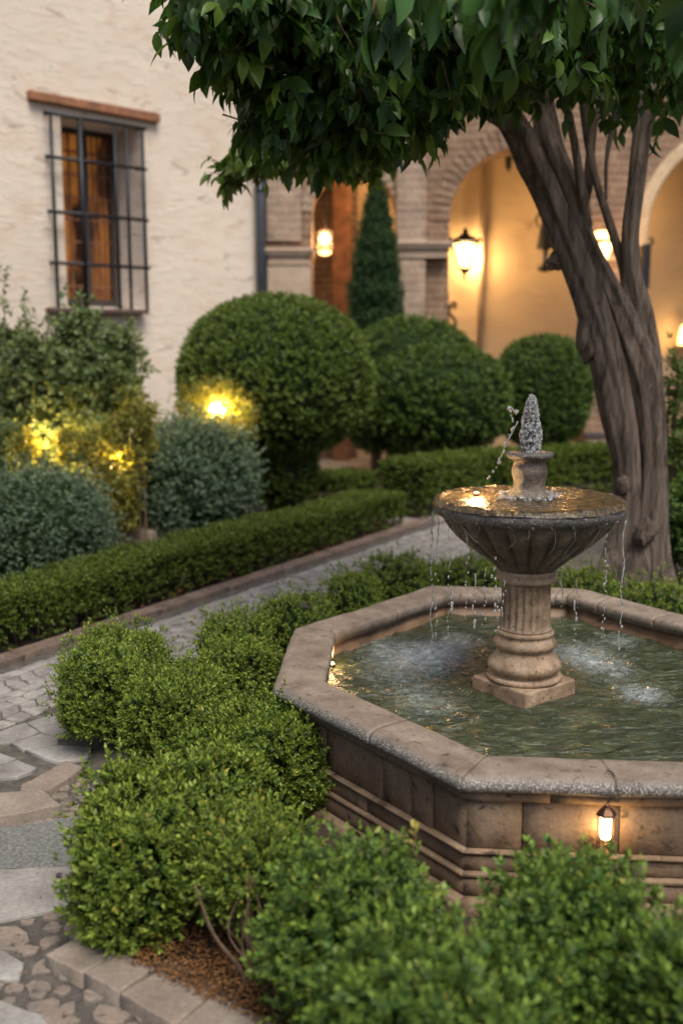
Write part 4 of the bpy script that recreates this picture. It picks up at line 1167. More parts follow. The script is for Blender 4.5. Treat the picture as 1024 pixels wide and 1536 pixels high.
# short hanging rod in the arch, dark shutter beside the right arch, candle sconce far right
q = D(762, 250, YA + 1.0); hr = thing('hanging_rod', q, 'short dark spindle hanging from the top of the middle arch', 'fitting')
mb = MB(); mb.lathe(np.array([q[0], YA + 1.0, 0]), [(.01, D(762, 258, YA + 1)[2]), (.05, D(762, 250, YA + 1)[2]), (.065, D(762, 232, YA + 1)[2]), (.03, D(762, 222, YA + 1)[2]), (.02, 6.19)], 10); mb.build('spindle', M['darkwood'], hr)
ds = thing('iron_bracket', D(967, 400, YA - .1), 'tall black iron box bracket on the left side of the right arch', 'bracket')
mb = MB(); x0, x1 = D(962, 400, YA - .2)[0], D(972, 400, YA - .2)[0]; ybox(mb, x0, x1, AZ(435), AZ(368), YA - .3, YA - .08); mb.build('box', M['iron'], ds, .01)
mb = MB(); mb.tube([(x1 + .01, YA - .3, AZ(370)), (x1 + .01, YA - .3, AZ(362)), (x1 - .04, YA - .3, AZ(360))], .02, 8); mb.build('hook', M['iron'], ds)
q = D(1024, 505, YB - .2); rl = thing('candle_sconce', (q[0], YB, q[2]), 'lit yellow wall sconce at the right edge inside the right arch', 'lamp')
zc_ = lambda y: D(1024, y, YB - .2)[2]; c = np.array([q[0], YB - .2, 0])
mb = MB(); mb.lathe(c, [(.09, zc_(517)), (.085, zc_(505)), (.05, zc_(490)), (.02, zc_(487))], 14); mb.build('shade', M['lamp'], rl)
mb = MB(); mb.lathe(c, [(.04, zc_(527)), (.11, zc_(522)), (.13, zc_(518)), (.05, zc_(517))], 14); mb.build('dish', M['trim'], rl)
point('sconce_light', c + np.array([0, -.1, zc_(505)]), 20, (1, .6, .22), r=.08, parent=rl)
# point lights inside the gallery, without fixtures
point('gallery_light', (D(905, 330, YB - .5)[0], YB - .7, 4.2), 38, (1, .60, .27), r=.1, parent=arc_t)
point('gallery_light', (D(570, 330, YB - .5)[0], YB - 1.1, 4.6), 20, (1, .60, .27), r=.1, parent=arc_t)

# ================================================================== TREE
TY = 7.35
tp = D(950, 900, TY)
tree = thing('courtyard_tree', (tp[0], TY, 0), 'leaning multi stemmed tree with furrowed trunk and dark glossy crown behind the fountain', 'tree')
def TP(px, py, dy=0.0): return D(px, py, TY + dy)
RG = [(3, .08, .8, .3), (7, .085, -1.2, 1.1), (13, .05, 1.6, 2.2)]
mb = MB()
pxm = F / TY
def tb(pts, seg=40, ridges=RG, step=.04):
    P = [TP(x, y, dy) for (x, y, dy, w) in pts]; R = [w / pxm for (x, y, dy, w) in pts]
    mb.tube(P, R, seg, ridges, res=step)
# left stem (widths are radii in pixels)
tb([(918, 970, -.05, 40), (926, 890, 0, 28), (936, 800, 0, 21), (938, 700, 0, 20), (924, 610, 0, 24), (909, 540, 0, 24), (889, 470, 0, 24), (863, 400, 0, 22), (824, 300, 0, 19), (796, 240, -.05, 20), (774, 190, -.1, 19), (735, 130, -.3, 15), (690, 60, -.6, 12)])
# middle stem
tb([(985, 970, .0, 50), (980, 890, .04, 36), (975, 800, .05, 26), (975, 700, .05, 20), (969, 610, .05, 25), (958, 550, .02, 26), (936, 490, .02, 21), (911, 430, .05, 15), (883, 370, .06, 13), (860, 310, .08, 13), (842, 260, .1, 16), (820, 200, .2, 17), (810, 120, .3, 15), (800, 30, .4, 12)])
tb([(955, 900, .12, 30), (956, 780, .14, 24), (954, 640, .14, 20), (938, 560, .1, 16), (915, 500, .1, 12)], 24)
# right stem
tb([(975, 790, .12, 16), (976, 700, .12, 18), (972, 610, .12, 21), (968, 540, .1, 20), (958, 470, .1, 18), (946, 410, .1, 14), (944, 350, .1, 12), (952, 280, .1, 12), (962, 200, .1, 13), (975, 120, .1, 14), (982, 30, .1, 14), (985, -80, .1, 12)])
# root flare and burrs
tb([(1020, 985, .1, 20), (1003, 920, .08, 28), (985, 850, .05, 24), (975, 800, .05, 12)], 24)
tb([(935, 985, -.3, 22), (945, 900, -.18, 24), (955, 840, -.1, 20), (958, 790, -.06, 8)], 24)
tb([(890, 985, -.2, 18), (906, 900, -.08, 20), (918, 830, -.03, 14), (925, 780, 0, 8)], 24)
mb.blob(TP(935, 728, -.14), (.045, .05, .07), 3, .35, 6, 3.0)
mb.blob(TP(966, 800, -.17), (.07, .06, .09), 3, .6, 7, 5.0)
mb.blob(TP(832, 392, -.02), (.05, .05, .06), 3, .5, 6, 8.0)
mb.blob(TP(882, 505, -.03), (.09, .08, .16), 3, .4, 6, 9.0)
mb.build('trunk', M['bark'], tree)
# limbs: each its own part
def limb(pts, seg=14, r=None):
    global mb
    mb = MB(); P = [D(x, y, Y) for (x, y, Y, w) in pts]; R = [w / pxm for (x, y, Y, w) in pts]
    mb.tube(P, R, seg, [(4, .06, 1.2, .3)], res=.05); mb.build('limb', M['bark'], tree)
limb([(938, 470, 7.4, 8), (935, 410, 7.45, 7), (915, 340, 7.5, 7), (893, 270, 7.5, 6), (880, 200, 7.5, 7), (870, 100, 7.4, 7), (860, 20, 7.3, 6)])
limb([(880, 340, 7.4, 8), (872, 290, 7.35, 7), (862, 220, 7.3, 6), (850, 160, 7.2, 6), (835, 80, 7.1, 5)])
limb([(870, 330, 7.5, 7), (882, 270, 7.6, 8), (888, 200, 7.6, 6), (905, 130, 7.6, 5), (915, 60, 7.6, 4)])
limb([(908, 300, 7.5, 2.5), (909, 240, 7.5, 3), (918, 190, 7.5, 5), (930, 130, 7.4, 5), (945, 60, 7.3, 5)])
limb([(768, 190, 7.25, 12), (700, 150, 6.8, 10), (620, 110, 6.3, 8), (540, 80, 5.9, 6), (450, 60, 5.6, 5), (350, 45, 5.4, 3)])
limb([(735, 130, 7.05, 11), (640, 40, 6.4, 8), (520, 0, 5.9, 6), (420, 10, 5.6, 4), (300, 30, 5.3, 3)])
limb([(690, 150, 6.75, 7), (600, 190, 6.9, 5), (520, 215, 7.2, 4), (440, 232, 7.4, 2.5), (370, 245, 7.5, 2)])
limb([(810, 120, 7.65, 12), (780, 40, 6.2, 9), (800, -40, 4.8, 6), (840, -60, 3.6, 4)])
limb([(800, 30, 7.7, 11), (740, -60, 6.6, 9), (640, -120, 6.0, 6)])
limb([(978, 60, 7.45, 11), (960, -40, 6.6, 8), (900, -120, 5.8, 6)])
limb([(982, 80, 7.45, 9), (1020, 60, 7.6, 8), (1080, 20, 7.8, 6)])

def crown(blobs, npm, k, s, L, mat, nm='crown', down=.7, wr=.5, tipmax=.5, depthmin=0.0):
    """blobs: (px, py, Y, rx, ry, rz, weight): twigs with hanging leaves through each volume"""
    A = []; tw = MB()
    for bi, (px, py, Y, rx, ry, rz, n) in enumerate(blobs):
        c = D(px, py, Y); n = int(n * npm)
        q = nrm(RNG.normal(0, 1, (n, 3))) * (RNG.random((n, 1)) ** .42)
        q *= (1 + .25 * lump(q, 4.0, bi * 1.3))[:, None]
        P = c + q * np.array([rx, ry, rz]); n = len(P)
        out_ = nrm(q * np.array([1, 1, .6]) + RNG.normal(0, .35, (n, 3)))
        ax = nrm(out_ + np.array([0, 0, -.35])); a = nrm(np.cross(ax, RNG.normal(0, 1, (n, 3)))); b = np.cross(ax, a)
        for m in range(min(n, 40)): tw.tube([P[m] - ax[m] * s * 1.3 + np.array([0, 0, .05]), P[m] - ax[m] * s * .4, P[m] + ax[m] * s * .7], [.005, .0035, .0015], 5)
        for j in range(k):
            t = j / (k - 1); th = j * 2.4 + RNG.uniform(-.5, .5, n)
            rad = a * np.cos(th)[:, None] + b * np.sin(th)[:, None]
            d = nrm(ax * .5 + rad * .8 * (1.2 - t) + np.array([0, 0, -down]) + RNG.normal(0, .32, (n, 3)))
            nh = nrm(out_ * .7 + np.array([0, 0, .5]) + RNG.normal(0, .45, (n, 3)))
            A.append((P + ax * (s * (t * 1.4 - .7)) + RNG.normal(0, .01, (n, 3)), d, nh, L * RNG.uniform(.6, 1.25, n), np.full(n, t) * RNG.random(n) ** 2.5 * tipmax))
    P, d, nh, LL, T = [np.concatenate([a[i] for a in A]) for i in range(5)]
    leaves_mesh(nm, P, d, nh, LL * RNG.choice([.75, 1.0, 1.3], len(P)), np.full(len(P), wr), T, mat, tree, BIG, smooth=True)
    tw.build('twigs', M['stem'], tree)
main_blobs = [
    (400, 5, 5.3, .52, .5, .28, 150), (300, 18, 5.2, .20, .2, .10, 26), (345, 75, 5.3, .17, .25, .15, 26), (460, 80, 5.5, .42, .5, .34, 170), (380, 120, 5.6, .17, .3, .15, 26), (520, 165, 5.7, .34, .5, .25, 110),
    (600, 90, 5.7, .5, .7, .38, 210), (590, 175, 5.9, .3, .5, .14, 45), (385, 165, 5.6, .16, .3, .12, 24), (430, 195, 5.7, .2, .3, .13, 34), (505, 215, 5.8, .22, .3, .10, 30), (700, 45, 5.6, .5, .8, .34, 170), (660, 150, 6.0, .22, .4, .14, 30), (790, 45, 5.6, .5, .8, .32, 150), (850, 100, 6.2, .35, .5, .17, 50),
    (900, 35, 6.0, .6, .8, .34, 150), (1000, 60, 6.3, .5, .8, .42, 130), (1010, 130, 7.6, .35, .5, .22, 50),
    (520, -120, 5.6, 1.0, 1.0, .4, 200), (760, -160, 5.8, 1.2, 1.3, .5, 260), (1000, -140, 6.2, 1.2, 1.3, .5, 230), (760, -60, 7.6, 1.0, 1.1, .6, 200), (960, -60, 8.6, 1.1, .9, .7, 160), (620, -20, 7.0, .7, .7, .5, 120)]
crown(main_blobs, .85, 8, .11, .10, M['tree'], tipmax=.9)
crown([(850, -45, 3.1, .22, .25, .09, 12), (650, 0, 3.9, .35, .3, .08, 10), (1000, -40, 3.3, .28, .3, .10, 10), (560, -40, 4.4, .6, .4, .12, 20)], 1.0, 6, .11, .125, M['tree'], 'near_crown', down=1.2)
crown([(455, 235, 7.4, .40, .25, .13, 80), (375, 240, 7.4, .22, .15, .10, 24), (400, 195, 7.4, .25, .2, .1, 24), (520, 200, 7.2, .3, .3, .12, 40), (345, 268, 7.5, .12, .1, .07, 8), (540, 240, 7.4, .2, .2, .1, 20)], 1.0, 8, .09, .095, M['fresh'], 'young_crown', down=.6)

# ================================================================== TOPIARIES AND SHRUBS BEHIND
def blobc(px, y0, y1, Y): a = D(px, y0, Y); b = D(px, y1, Y); return np.array([a[0], Y, (a[2] + b[2]) / 2]), abs(a[2] - b[2]) / 2
Yb = 12.1; px1 = F / Yb
c, hz = blobc(413, 446, 690, Yb)
cz_low = D(413, 700, Yb)[2]
R_big = 145 / px1 * .99
t = shrub('dome_topiary', 'tallest and widest clipped dome topiary, in front of the left arch', 'topiary', 'clipped topiaries in front of the arcade',
      [((c[0], Yb, c[2] + .02), (R_big, R_big, hz), 2.1, 0), ((c[0], Yb, cz_low - .05), (R_big * .42, R_big * .42, .42), 2.0, 0)], M['topiary'], 6200, 6, .07, .055, .55,
      stems=5, stemr=.04, amp=.012, fr=5, depth=.07, up=.4, jit=.45, tipmax=.8, corescale=.93, stemspread=.2)
Yb = 14.4; px1 = F / Yb
c1, h1 = blobc(655, 520, 680, Yb); c2, h2 = blobc(600, 490, 640, Yb + .5)
shrub('spreading_topiary', 'broad rounded topiary with two lobes on several short trunks between the dome and the ball', 'topiary', 'clipped topiaries in front of the arcade',
      [((c1[0], Yb, c1[2]), (1.0, .95, h1), 2.4, 0), ((D(620, 500, Yb + .4)[0], Yb + .5, c2[2] + .05), (.95, .8, h2 + .05), 2.3, 0), ((D(590, 600, Yb)[0], Yb + .1, c1[2] - .1), (.72, .8, h1 * .85), 2.3, 0)], M['topiary2'], 6000, 6, .09, .065, .55,
      stems=7, stemr=.045, amp=.05, fr=4, depth=.12, up=.4, tipmax=.6, corescale=.93, stemspread=.28)
Yb = 15.3
c1, h1 = blobc(816, 504, 672, Yb)
shrub('ball_topiary', 'smaller round ball topiary at the right, left of the leaning trunk', 'topiary', 'clipped topiaries in front of the arcade',
      [((c1[0], Yb, c1[2]), (70 * Yb / F, .68, h1), 2.4, 0)], M['topiary2'], 2600, 6, .08, .06, .55, stems=4, stemr=.04, amp=.03, fr=4, depth=.1, tipmax=.55, corescale=.94, stemspread=.2)
# cypress: stacked tapering lobes
Yb = 15.7; cl = []
for (y, w) in ((300, 12), (330, 20), (365, 28), (400, 33), (440, 38), (480, 41), (520, 42), (570, 42), (630, 40)):
    p = D(566 + (y - 280) * -.02, y, Yb); cl.append(((p[0], Yb, p[2]), (w * Yb / F, w * Yb / F, .42 if y > 320 else .34), 2.2, 0))
shrub('cone_cypress', 'slender dark cone shaped cypress standing in the left arch', 'tree', None, cl, M['cypress'], 5200, 6, .09, .06, .4, stems=2, stemr=.06, amp=.08, fr=7, depth=.2, up=1.4, tipmax=.5, corescale=.88, stemspread=.05)

# blue-green shrubs
Yb = 10.6; px1 = F / Yb
c1, h1 = blobc(284, 632, 812, Yb)
shrub('round_bush', 'grey green round bush in front of the glowing lamp and the dome topiary', 'bush', 'grey green bushes behind the hedge',
      [((c1[0], Yb, c1[2]), (94 / px1, 94 / px1, h1), 2.5, 0)], M['blue'], 3600, 8, .09, .046, .42, stems=6, stemr=.012, amp=.09, fr=9, depth=.22, up=.5, jit=.7, tipmax=.9, corescale=.84, wild=.25)
Yb = 8.9; px1 = F / Yb
c1, h1 = blobc(60, 706, 880, Yb)
shrub('low_bush', 'grey green rounded bush at the far left edge just behind the low hedge', 'bush', 'grey green bushes behind the hedge',
      [((c1[0], Yb, c1[2]), (102 / px1, 90 / px1, h1), 2.6, 0)], M['blue'], 3000, 7, .07, .040, .38, stems=6, stemr=.012, amp=.05, fr=6, depth=.22, up=.5, jit=.7, tipmax=.7, corescale=.86, wild=.25)
# tall loose shrub upper left
Yb = 10.6; px1 = F / Yb
def L3(px, py, r, dy=0, p=2.0): q = D(px, py, Yb + dy); return ((q[0], q[1], q[2]), (r / px1, r / px1, r / px1 * .85), p, 0)
shrub('tall_shrub', 'tall loose grey leaved shrub under the barred window with yellow lit leaves', 'shrub', None,
      [L3(20, 560, 62), L3(90, 560, 58), L3(150, 545, 45), L3(60, 630, 70), L3(130, 620, 55), L3(180, 575, 28), L3(175, 520, 24), L3(115, 490, 22), L3(10, 520, 30), L3(20, 690, 60), L3(150, 690, 48, .2), L3(175, 730, 35, .2), L3(195, 620, 24, .2)], M['loose'], 5200, 9, .12, .07, .55,
      stems=14, stemr=.012, amp=.25, fr=6, depth=.85, up=.5, jit=.9, tipmax=.7, corescale=0, wild=.3, stemspread=.3)
# young shoots rising from it
ys = thing('young_shoots', D(30, 460, 10.4) * np.array([1, 1, 0]), 'thin leafy shoots standing up against the plaster wall at the far left', 'plant')
mb = MB(); A = []
for pts in ([(10, 560), (8, 480), (6, 440), (12, 400)], [(60, 560), (42, 500), (36, 460), (40, 436)], [(80, 560), (72, 510), (75, 484)], [(0, 520), (-10, 440), (0, 405)]):
    P = [D(x, y, 10.4) for x, y in pts]; mb.tube(P, [.008, .006, .004, .002][:len(P)], 6, res=.05)
    Q, _ = resample(P, [1] * len(P), .05); Q = np.array(Q[len(Q) // 3:]); n = len(Q)
    A.append(sprigs(Q, nrm(RNG.normal(0, 1, (n, 3))), 4, .05, .06, .3, .9, .5))
mb.build('stem', M['stem'], ys)
P, d, nh, LL, T = [np.concatenate([a[i] for a in A]) for i in range(5)]
leaves_mesh('foliage', P, d, nh, LL, np.full(len(P), .5), T * .5, M['loose'], ys)

# lit small shrub with garden lamp inside
Yb = 11.0; gl = D(326, 616, Yb)
px1 = F / Yb
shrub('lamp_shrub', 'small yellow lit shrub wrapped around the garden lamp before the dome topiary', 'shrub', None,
      [(tuple(gl + np.array([0, .06, -.02])), (.44, .26, .36), 2.0, 0)], M['lampglow'], 650, 6, .10, .06, .6, stems=5, stemr=.01, amp=.2, fr=6, depth=.7, up=.2, jit=1.0, tipmax=.5, corescale=0, base=(gl[0], Yb, 0))
gp_ = thing('garden_lamp', (gl[0], Yb - .02, 0), 'glowing globe garden lamp shining through leaves before the dome topiary', 'lamp')
mb = MB(); mb.tube([(gl[0], Yb - .02, 0), (gl[0], Yb - .02, gl[2] - .07)], .02, 10); mb.build('post', M['iron'], gp_)
mb = MB(); mb.lathe((gl[0], Yb - .02, gl[2] - .09), [(.03, 0), (.06, .02), (.055, .03)], 14); mb.build('collar', M['iron'], gp_)
mb = MB(); mb.blob((gl[0], Yb - .02, gl[2]), .085, 3, 0); mb.build('globe', M['bulbhot'], gp_)
point('garden_light', (gl[0], Yb - .16, gl[2] + .02), 24, (1, .6, .2), r=.05, parent=gp_)
point('garden_light', (gl[0] + .12, Yb + .10, gl[2] + .05), 26, (1, .6, .2), r=.05, parent=gp_)
g2 = D(168, 700, 10.1)
gp2 = thing('garden_lamp', (g2[0], 10.1, 0), 'low garden lamp hidden among yellow lit leaves left of the round bush', 'lamp')
mb = MB(); mb.tube([(g2[0], 10.1, 0), (g2[0], 10.1, g2[2] - .05)], .02, 10); mb.build('post', M['iron'], gp2)
mb = MB(); mb.blob((g2[0], 10.1, g2[2]), .03, 3, 0); mb.build('globe', M['bulb'], gp2)
point('garden_light', (g2[0] + .05, 10.15, g2[2] + .10), 60, (1, .6, .2), r=.012, parent=gp2)
point('garden_light', (g2[0] - .6, 10.1, g2[2] + .22), 24, (1, .6, .2), r=.012, parent=gp2)
Yb = 9.95
def L4(px, py, r, dy=0): q = D(px, py, Yb + dy); return ((q[0], q[1], q[2]), (r * Yb / F, r * Yb / F, r * Yb / F), 2.0, 0)
shrub('lampglow_shrub', 'narrow shrub lit yellow beside the round bush above the stone block', 'shrub', None,
      [L4(165, 670, 36), L4(185, 715, 34), L4(182, 765, 30), L4(205, 625, 26), L4(215, 665, 20), L4(110, 668, 26), L4(40, 670, 22)], M['lampglow'], 1250, 6, .09, .05, .6, stems=7, stemr=.008, amp=.2, fr=6, depth=.9, up=.2, jit=1.0, tipmax=.6, corescale=0, stemspread=.1)
# stone block
q = G(200, 822); sbx = MB()
stone_poly(sbx, rough_poly([q + np.array([-.30, -.02, 0]), q + np.array([.24, -.1, 0]), q + np.array([.30, .34, 0]), q + np.array([-.26, .4, 0])], .006), -.02, .19, .02, .002, (0, 0))
tag(sbx.build('stone_block', M['kerb']), 'low rough stone block between the two grey green bushes', 'stone')

# shrub right of the trunk
Yb = 9.5
def L5(px, py, r, dy=0): q = D(px, py, Yb + dy); return ((q[0], q[1], q[2]), (r * Yb / F, r * Yb / F, r * Yb / F), 2.0, 0)
shrub('wall_shrub', 'loose open shrub at the right edge behind the tree trunk', 'shrub', None,
      [L5(1012, 570, 22), L5(1030, 610, 32), L5(1018, 660, 24), L5(1040, 700, 45), L5(1012, 545, 12)], M['topiary2'], 520, 7, .11, .055, .5, stems=9, stemr=.01, amp=.25, fr=6, depth=.9, up=.4, jit=.9, tipmax=.6, corescale=0, wild=.3)
Yb = 8.6
shrub('border_shrub', 'dense dark shrub at the right edge behind the foot of the tree', 'shrub', None,
      [L5(1030, 790, 60), L5(1060, 760, 60)], M['boxdull'], 1500, 7, .07, .05, .5, stems=6, stemr=.01, amp=.12, fr=6, depth=.5, up=.4, jit=.7, tipmax=.5, corescale=.7)

# hedges
def hedge(name, label, pts, height, thick, mat, dens, L, group='clipped hedges along the path', seed=0, bow=0.0):
    """clipped hedge along a ground polyline (front base edge)"""
    c0 = sum(pts) / len(pts)
    t = thing(name, (c0[0], c0[1], 0), label, 'hedge', group)
    A = []; core = MB(); st_ = MB()
    for i in range(len(pts) - 1):
        a, b = pts[i], pts[i + 1]; e = (b - a); ln = np.linalg.norm(e); e = e / ln; m = np.array([-e[1], e[0], 0])   # m points back (left of direction)
        n = int(dens * ln * (height * 1.3 + thick))
        s = RNG.random(n) * ln; w = RNG.random(n)
        ft = height / (height + thick + height * .4); tt = thick / (height + thick + height * .4)
        P = np.zeros((n, 3)); Nn = np.zeros((n, 3)); dpt = RNG.random(n) ** 1.5 * .06
        base = a[None] + e[None] * s[:, None]
        wav = .02 * np.sin(s * 3.1 + seed) + .015 * np.sin(s * 7.7 + 2 * seed)
        f = w < ft; tp_ = (w >= ft) & (w < ft + tt); bk = w >= ft + tt
        zf = RNG.random(n) ** .75 * height
        P[f] = base[f] + m * (wav[f] + dpt[f] + .02 * (1 - zf[f] / height))[:, None] + np.array([0, 0, 1.0]) * zf[f][:, None]; Nn[f] = -m
        wt = RNG.random(n) * thick
        P[tp_] = base[tp_] + m * wt[tp_][:, None] + np.array([0, 0, 1.0]) * (height + wav[tp_] * .5 - dpt[tp_])[:, None]; Nn[tp_] = np.array([0, 0, 1.0])
        P[bk] = base[bk] + m * (thick - dpt[bk])[:, None] + np.array([0, 0, 1.0]) * zf[bk][:, None]; Nn[bk] = m
        nearlow = (P[:, 2] < height * .35) & (RNG.random(n) < .55)
        P = P[~nearlow]; Nn = Nn[~nearlow]
        A.append(sprigs(P, Nn, 6, .05, L, .5, .9, .45))
        for sgn, pp in ((-1, a), (1, b)):
            n2 = int(dens * thick * height); P2 = pp + m * (RNG.random(n2) * thick)[:, None] + np.array([0, 0, 1.0]) * (RNG.random(n2) * height)[:, None]
            A.append(sprigs(P2, np.tile(e * sgn, (n2, 1)), 6, .05, L, .5))
        core.hexa([a + m * .07 + np.array([0, 0, height * .25]), b + m * .07 + np.array([0, 0, height * .25]), b + m * (thick - .07) + np.array([0, 0, height * .25]), a + m * (thick - .07) + np.array([0, 0, height * .25])],
                  [a + m * .06 + np.array([0, 0, height - .06]), b + m * .06 + np.array([0, 0, height - .06]), b + m * (thick - .06) + np.array([0, 0, height - .06]), a + m * (thick - .06) + np.array([0, 0, height - .06])])
        for k in range(int(ln * 26)):
            q = a + e * RNG.random() * ln + m * RNG.uniform(.05, .2)
            st_.tube([q + np.array([0, 0, 0]), q + np.array([RNG.normal(0, .03), RNG.normal(0, .02), height * .5])], [.006, .003], 5)
    P, d, nh, LL, T = [np.concatenate([x[i] for x in A]) for i in range(5)]
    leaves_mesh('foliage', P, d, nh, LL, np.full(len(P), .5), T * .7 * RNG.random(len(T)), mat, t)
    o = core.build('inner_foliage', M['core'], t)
    n = len(o.data.polygons)
    for nm, val in (('rnd', .1), ('tip', 0.0)):
        a_ = o.data.attributes.new(nm, 'FLOAT', 'FACE'); a_.data.foreach_set('value', np.full(n, val, dtype=np.float32))
    st_.build('stem', M['stem'], t)
    return t
hedge('low_hedge', 'long low clipped hedge along the brick edging of the path', [PV(-2.2, -.24), PV(plen * .5, -.24), PV(plen - .1, -.24)], .36, .50, M['hedge'], 1500, .035, seed=1)
hb = [G(640, 776), G(735, 756), G(940, 742), G(1100, 752)]
hedge('back_hedge', 'taller clipped hedge behind the fountain bowl, beneath the ball topiary', hb, .62, .7, M['hedge'], 650, .05, seed=2)
hc = [G(478, 750), G(565, 742)]
hedge('short_hedge', 'short low hedge stub in the shade beneath the spreading topiary', hc, .30, .6, M['hedge'], 600, .05, seed=3)

# low box shrubs by the basin and in front
def boxs(label, x0, x1, y0, y1, ztop, zbot=.08, mat='box', n=2500, L=.0225, s=.046, name='box_shrub', p=6, amp=.10, wild=.16, stems=8, rot=0.0, extra=None, k=9, tipmax=1.0, depth=.2, group='box shrubs round the fountain'):
    c = ((x0 + x1) / 2, (y0 + y1) / 2, (ztop + zbot) / 2); r = ((x1 - x0) / 2, (y1 - y0) / 2, (ztop - zbot) / 2)
    lb = [(c, r, p, rot)] + (extra or [])
    return shrub(name, label, 'shrub', group, lb, M[mat], n, k, s, L, .5, stems=stems, stemr=.006, amp=amp, fr=13, depth=depth, up=.6, jit=.45, tipmax=tipmax, corescale=.68, wild=wild, tippow=1.1)
boxs('square cut box shrub beside the cobbles, leftmost of the row', -1.37, -.95, 4.84, 5.54, .475, .10, n=3300)
boxs('lower box shrub joined to the leftmost one, above a gap showing water light', -.99, -.58, 4.46, 4.98, .445, .16, n=2800)
boxs('box shrub touching the left corner of the basin coping', -.56, -.11, 4.06, 4.50, .425, .04, n=3600, rot=.25)
boxs('small box shrub between the square cut one and the basin corner', -.72, -.37, 5.10, 5.45, .44, .05, n=2200)
boxs('small pale box shrub second behind the basin corner', -.79, -.42, 5.7, 6.03, .43, .05, n=1200)
boxs('round box shrub against the left basin side where the path shows', -.50, -.08, 6.02, 6.5, .45, .05, n=1400, p=3)
boxs('low box tuft between the path and the back left coping', -.10, .26, 6.55, 7.05, .47, .05, n=1000, p=2.8, L=.024)
boxs('box shrub behind the back corner of the basin left of the column', .14, .68, 7.1, 7.7, .46, .05, n=1300, p=2.8, L=.024)
boxs('thin box shrub seen behind the column and falling water', .62, 1.22, 7.2, 7.7, .42, .05, n=1200, p=2.8, L=.024)
boxs('box shrub right of the column under the bowl', 1.42, 1.86, 6.7, 7.2, .46, .05, n=1100, p=2.6, L=.024)
boxs('box shrub in front of the tree roots', 1.72, 2.26, 6.2, 6.7, .49, .05, n=1200, p=2.6, L=.024)
boxs('small box tuft at the right edge behind the coping', 2.20, 2.6, 5.75, 6.15, .53, .05, n=800, p=2.6, L=.024)
# front row
boxs('large leafy box shrub above the corner of the kerb', -.88, -.43, 3.20, 3.78, .45, .08, n=3900, L=.029, amp=.13,
     extra=[((-.52, 3.66, .33), (.2, .2, .15), 3.0, 0), ((-.70, 3.24, .22), (.17, .14, .2), 2.6, 0)], stems=12)
boxs('box shrub with bare brown stems showing over the leaf litter', -.46, -.14, 3.02, 3.36, .45, .22, n=1500, L=.024, p=2.8, amp=.13, stems=26, wild=.3)
boxs('blurred box shrub in the middle of the front row with a yellow shoot', -.17, .24, 2.58, 3.0, .49, .12, mat='boxdull', n=2300, L=.031, p=3, amp=.13, stems=10, wild=.3)
boxs('nearest box shrub at the bottom edge of the photo', -.0, .48, 2.10, 2.54, .485, .14, mat='boxdull', n=2300, L=.031, p=3, amp=.13, stems=8, wild=.3)
boxs('tall box shrub directly below the hanging lantern', .44, .82, 2.42, 2.84, .53, .14, mat='boxdull', n=2300, L=.031, p=2.8, amp=.13, stems=8, wild=.3)
boxs('box shrub in the bottom right corner of the photo', .72, 1.16, 2.14, 2.58, .53, .14, mat='boxdull', n=2300, L=.031, p=3, amp=.13, stems=8, wild=.3)
# bare stems under the front shrubs
bs = thing('bare_stems', (-.33, 3.02, 0), 'fan of bare brown woody stems rising from the leaf litter', 'plant')
mb = MB()
for k in range(22):
    a = RNG.uniform(-1.1, 1.1); b = RNG.uniform(-.4, .4); q = np.array([-.27 + RNG.normal(0, .02), 3.0 + RNG.normal(0, .03), .03])
    mb.tube([q, q + np.array([a * .05 + RNG.normal(0, .012), b * .08, .09]), q + np.array([a * .12 + RNG.normal(0, .02), b * .12, .2]), q + np.array([a * .2 + RNG.normal(0, .02), b * .2 + .03, .36])], [.0055, .004, .003, .0015], 6, res=.025, wob=.5)
mb.build('stems', M['stem'], bs)
# yellow new shoot
ysn = thing('yellow_shoot', (.17, 2.78, .5), 'upright yellow new shoot standing out of the middle front shrub', 'shoot')
mb = MB(); q0 = D(618, 1290, 2.8); q1 = D(622, 1240, 2.8); mb.tube([q0, (q0 + q1) / 2 + np.array([.004, 0, 0]), q1], [.003, .0025, .0015], 6); mb.build('stem', M['stem'], ysn)
Q = np.array([q0 + (q1 - q0) * t for t in (.5, .7, .85, 1.0)]); A = sprigs(Q, np.tile([0, -.3, 1.0], (4, 1)), 5, .012, .026, .5, .8, .2)
leaves_mesh('leaves', A[0], A[1], A[2], A[3], np.full(len(A[0]), .5), np.ones(len(A[0])) * .9, M['litter'] if False else M['box'], ysn, rnd=np.full(len(A[0]), .99))

# ground litter
def litter(n, fn, L, nm='fallen_leaves', mat='litter', up=1.0):
    P = np.array([fn() for _ in range(n)]); d = nrm(RNG.normal(0, 1, (n, 3)) * np.array([1, 1, .25])); nh = nrm(RNG.normal(0, .4, (n, 3)) + np.array([0, 0, up]))
    return leaves_mesh(nm, P, d, nh, RNG.uniform(.6, 1.4, n) * L, np.full(n, .4), RNG.random(n), M[mat], None)
def f1():
    while True:
        x, y = RNG.uniform(200, 640), RNG.uniform(1330, 1600); p = G(x, y, .06)
        if (p - k1).dot(np.array([-(k2 - k1)[1], (k2 - k1)[0], 0]) / np.linalg.norm(k2 - k1)) > -.09: return p + np.array([0, 0, RNG.uniform(-.012, .012)])
tag(litter(15000, f1, .013), 'dry brown leaves littering the soil under the front shrubs', 'leaf litter', kind='stuff')
def f2(): 
    p = PV(RNG.uniform(-1, plen), RNG.uniform(-.35, -.02), 0); p[2] = .05; return p
tag(litter(420, f2, .03, 'hedge_litter'), 'scattered dry leaves along the brick edging below the low hedge', 'leaf litter', kind='stuff')
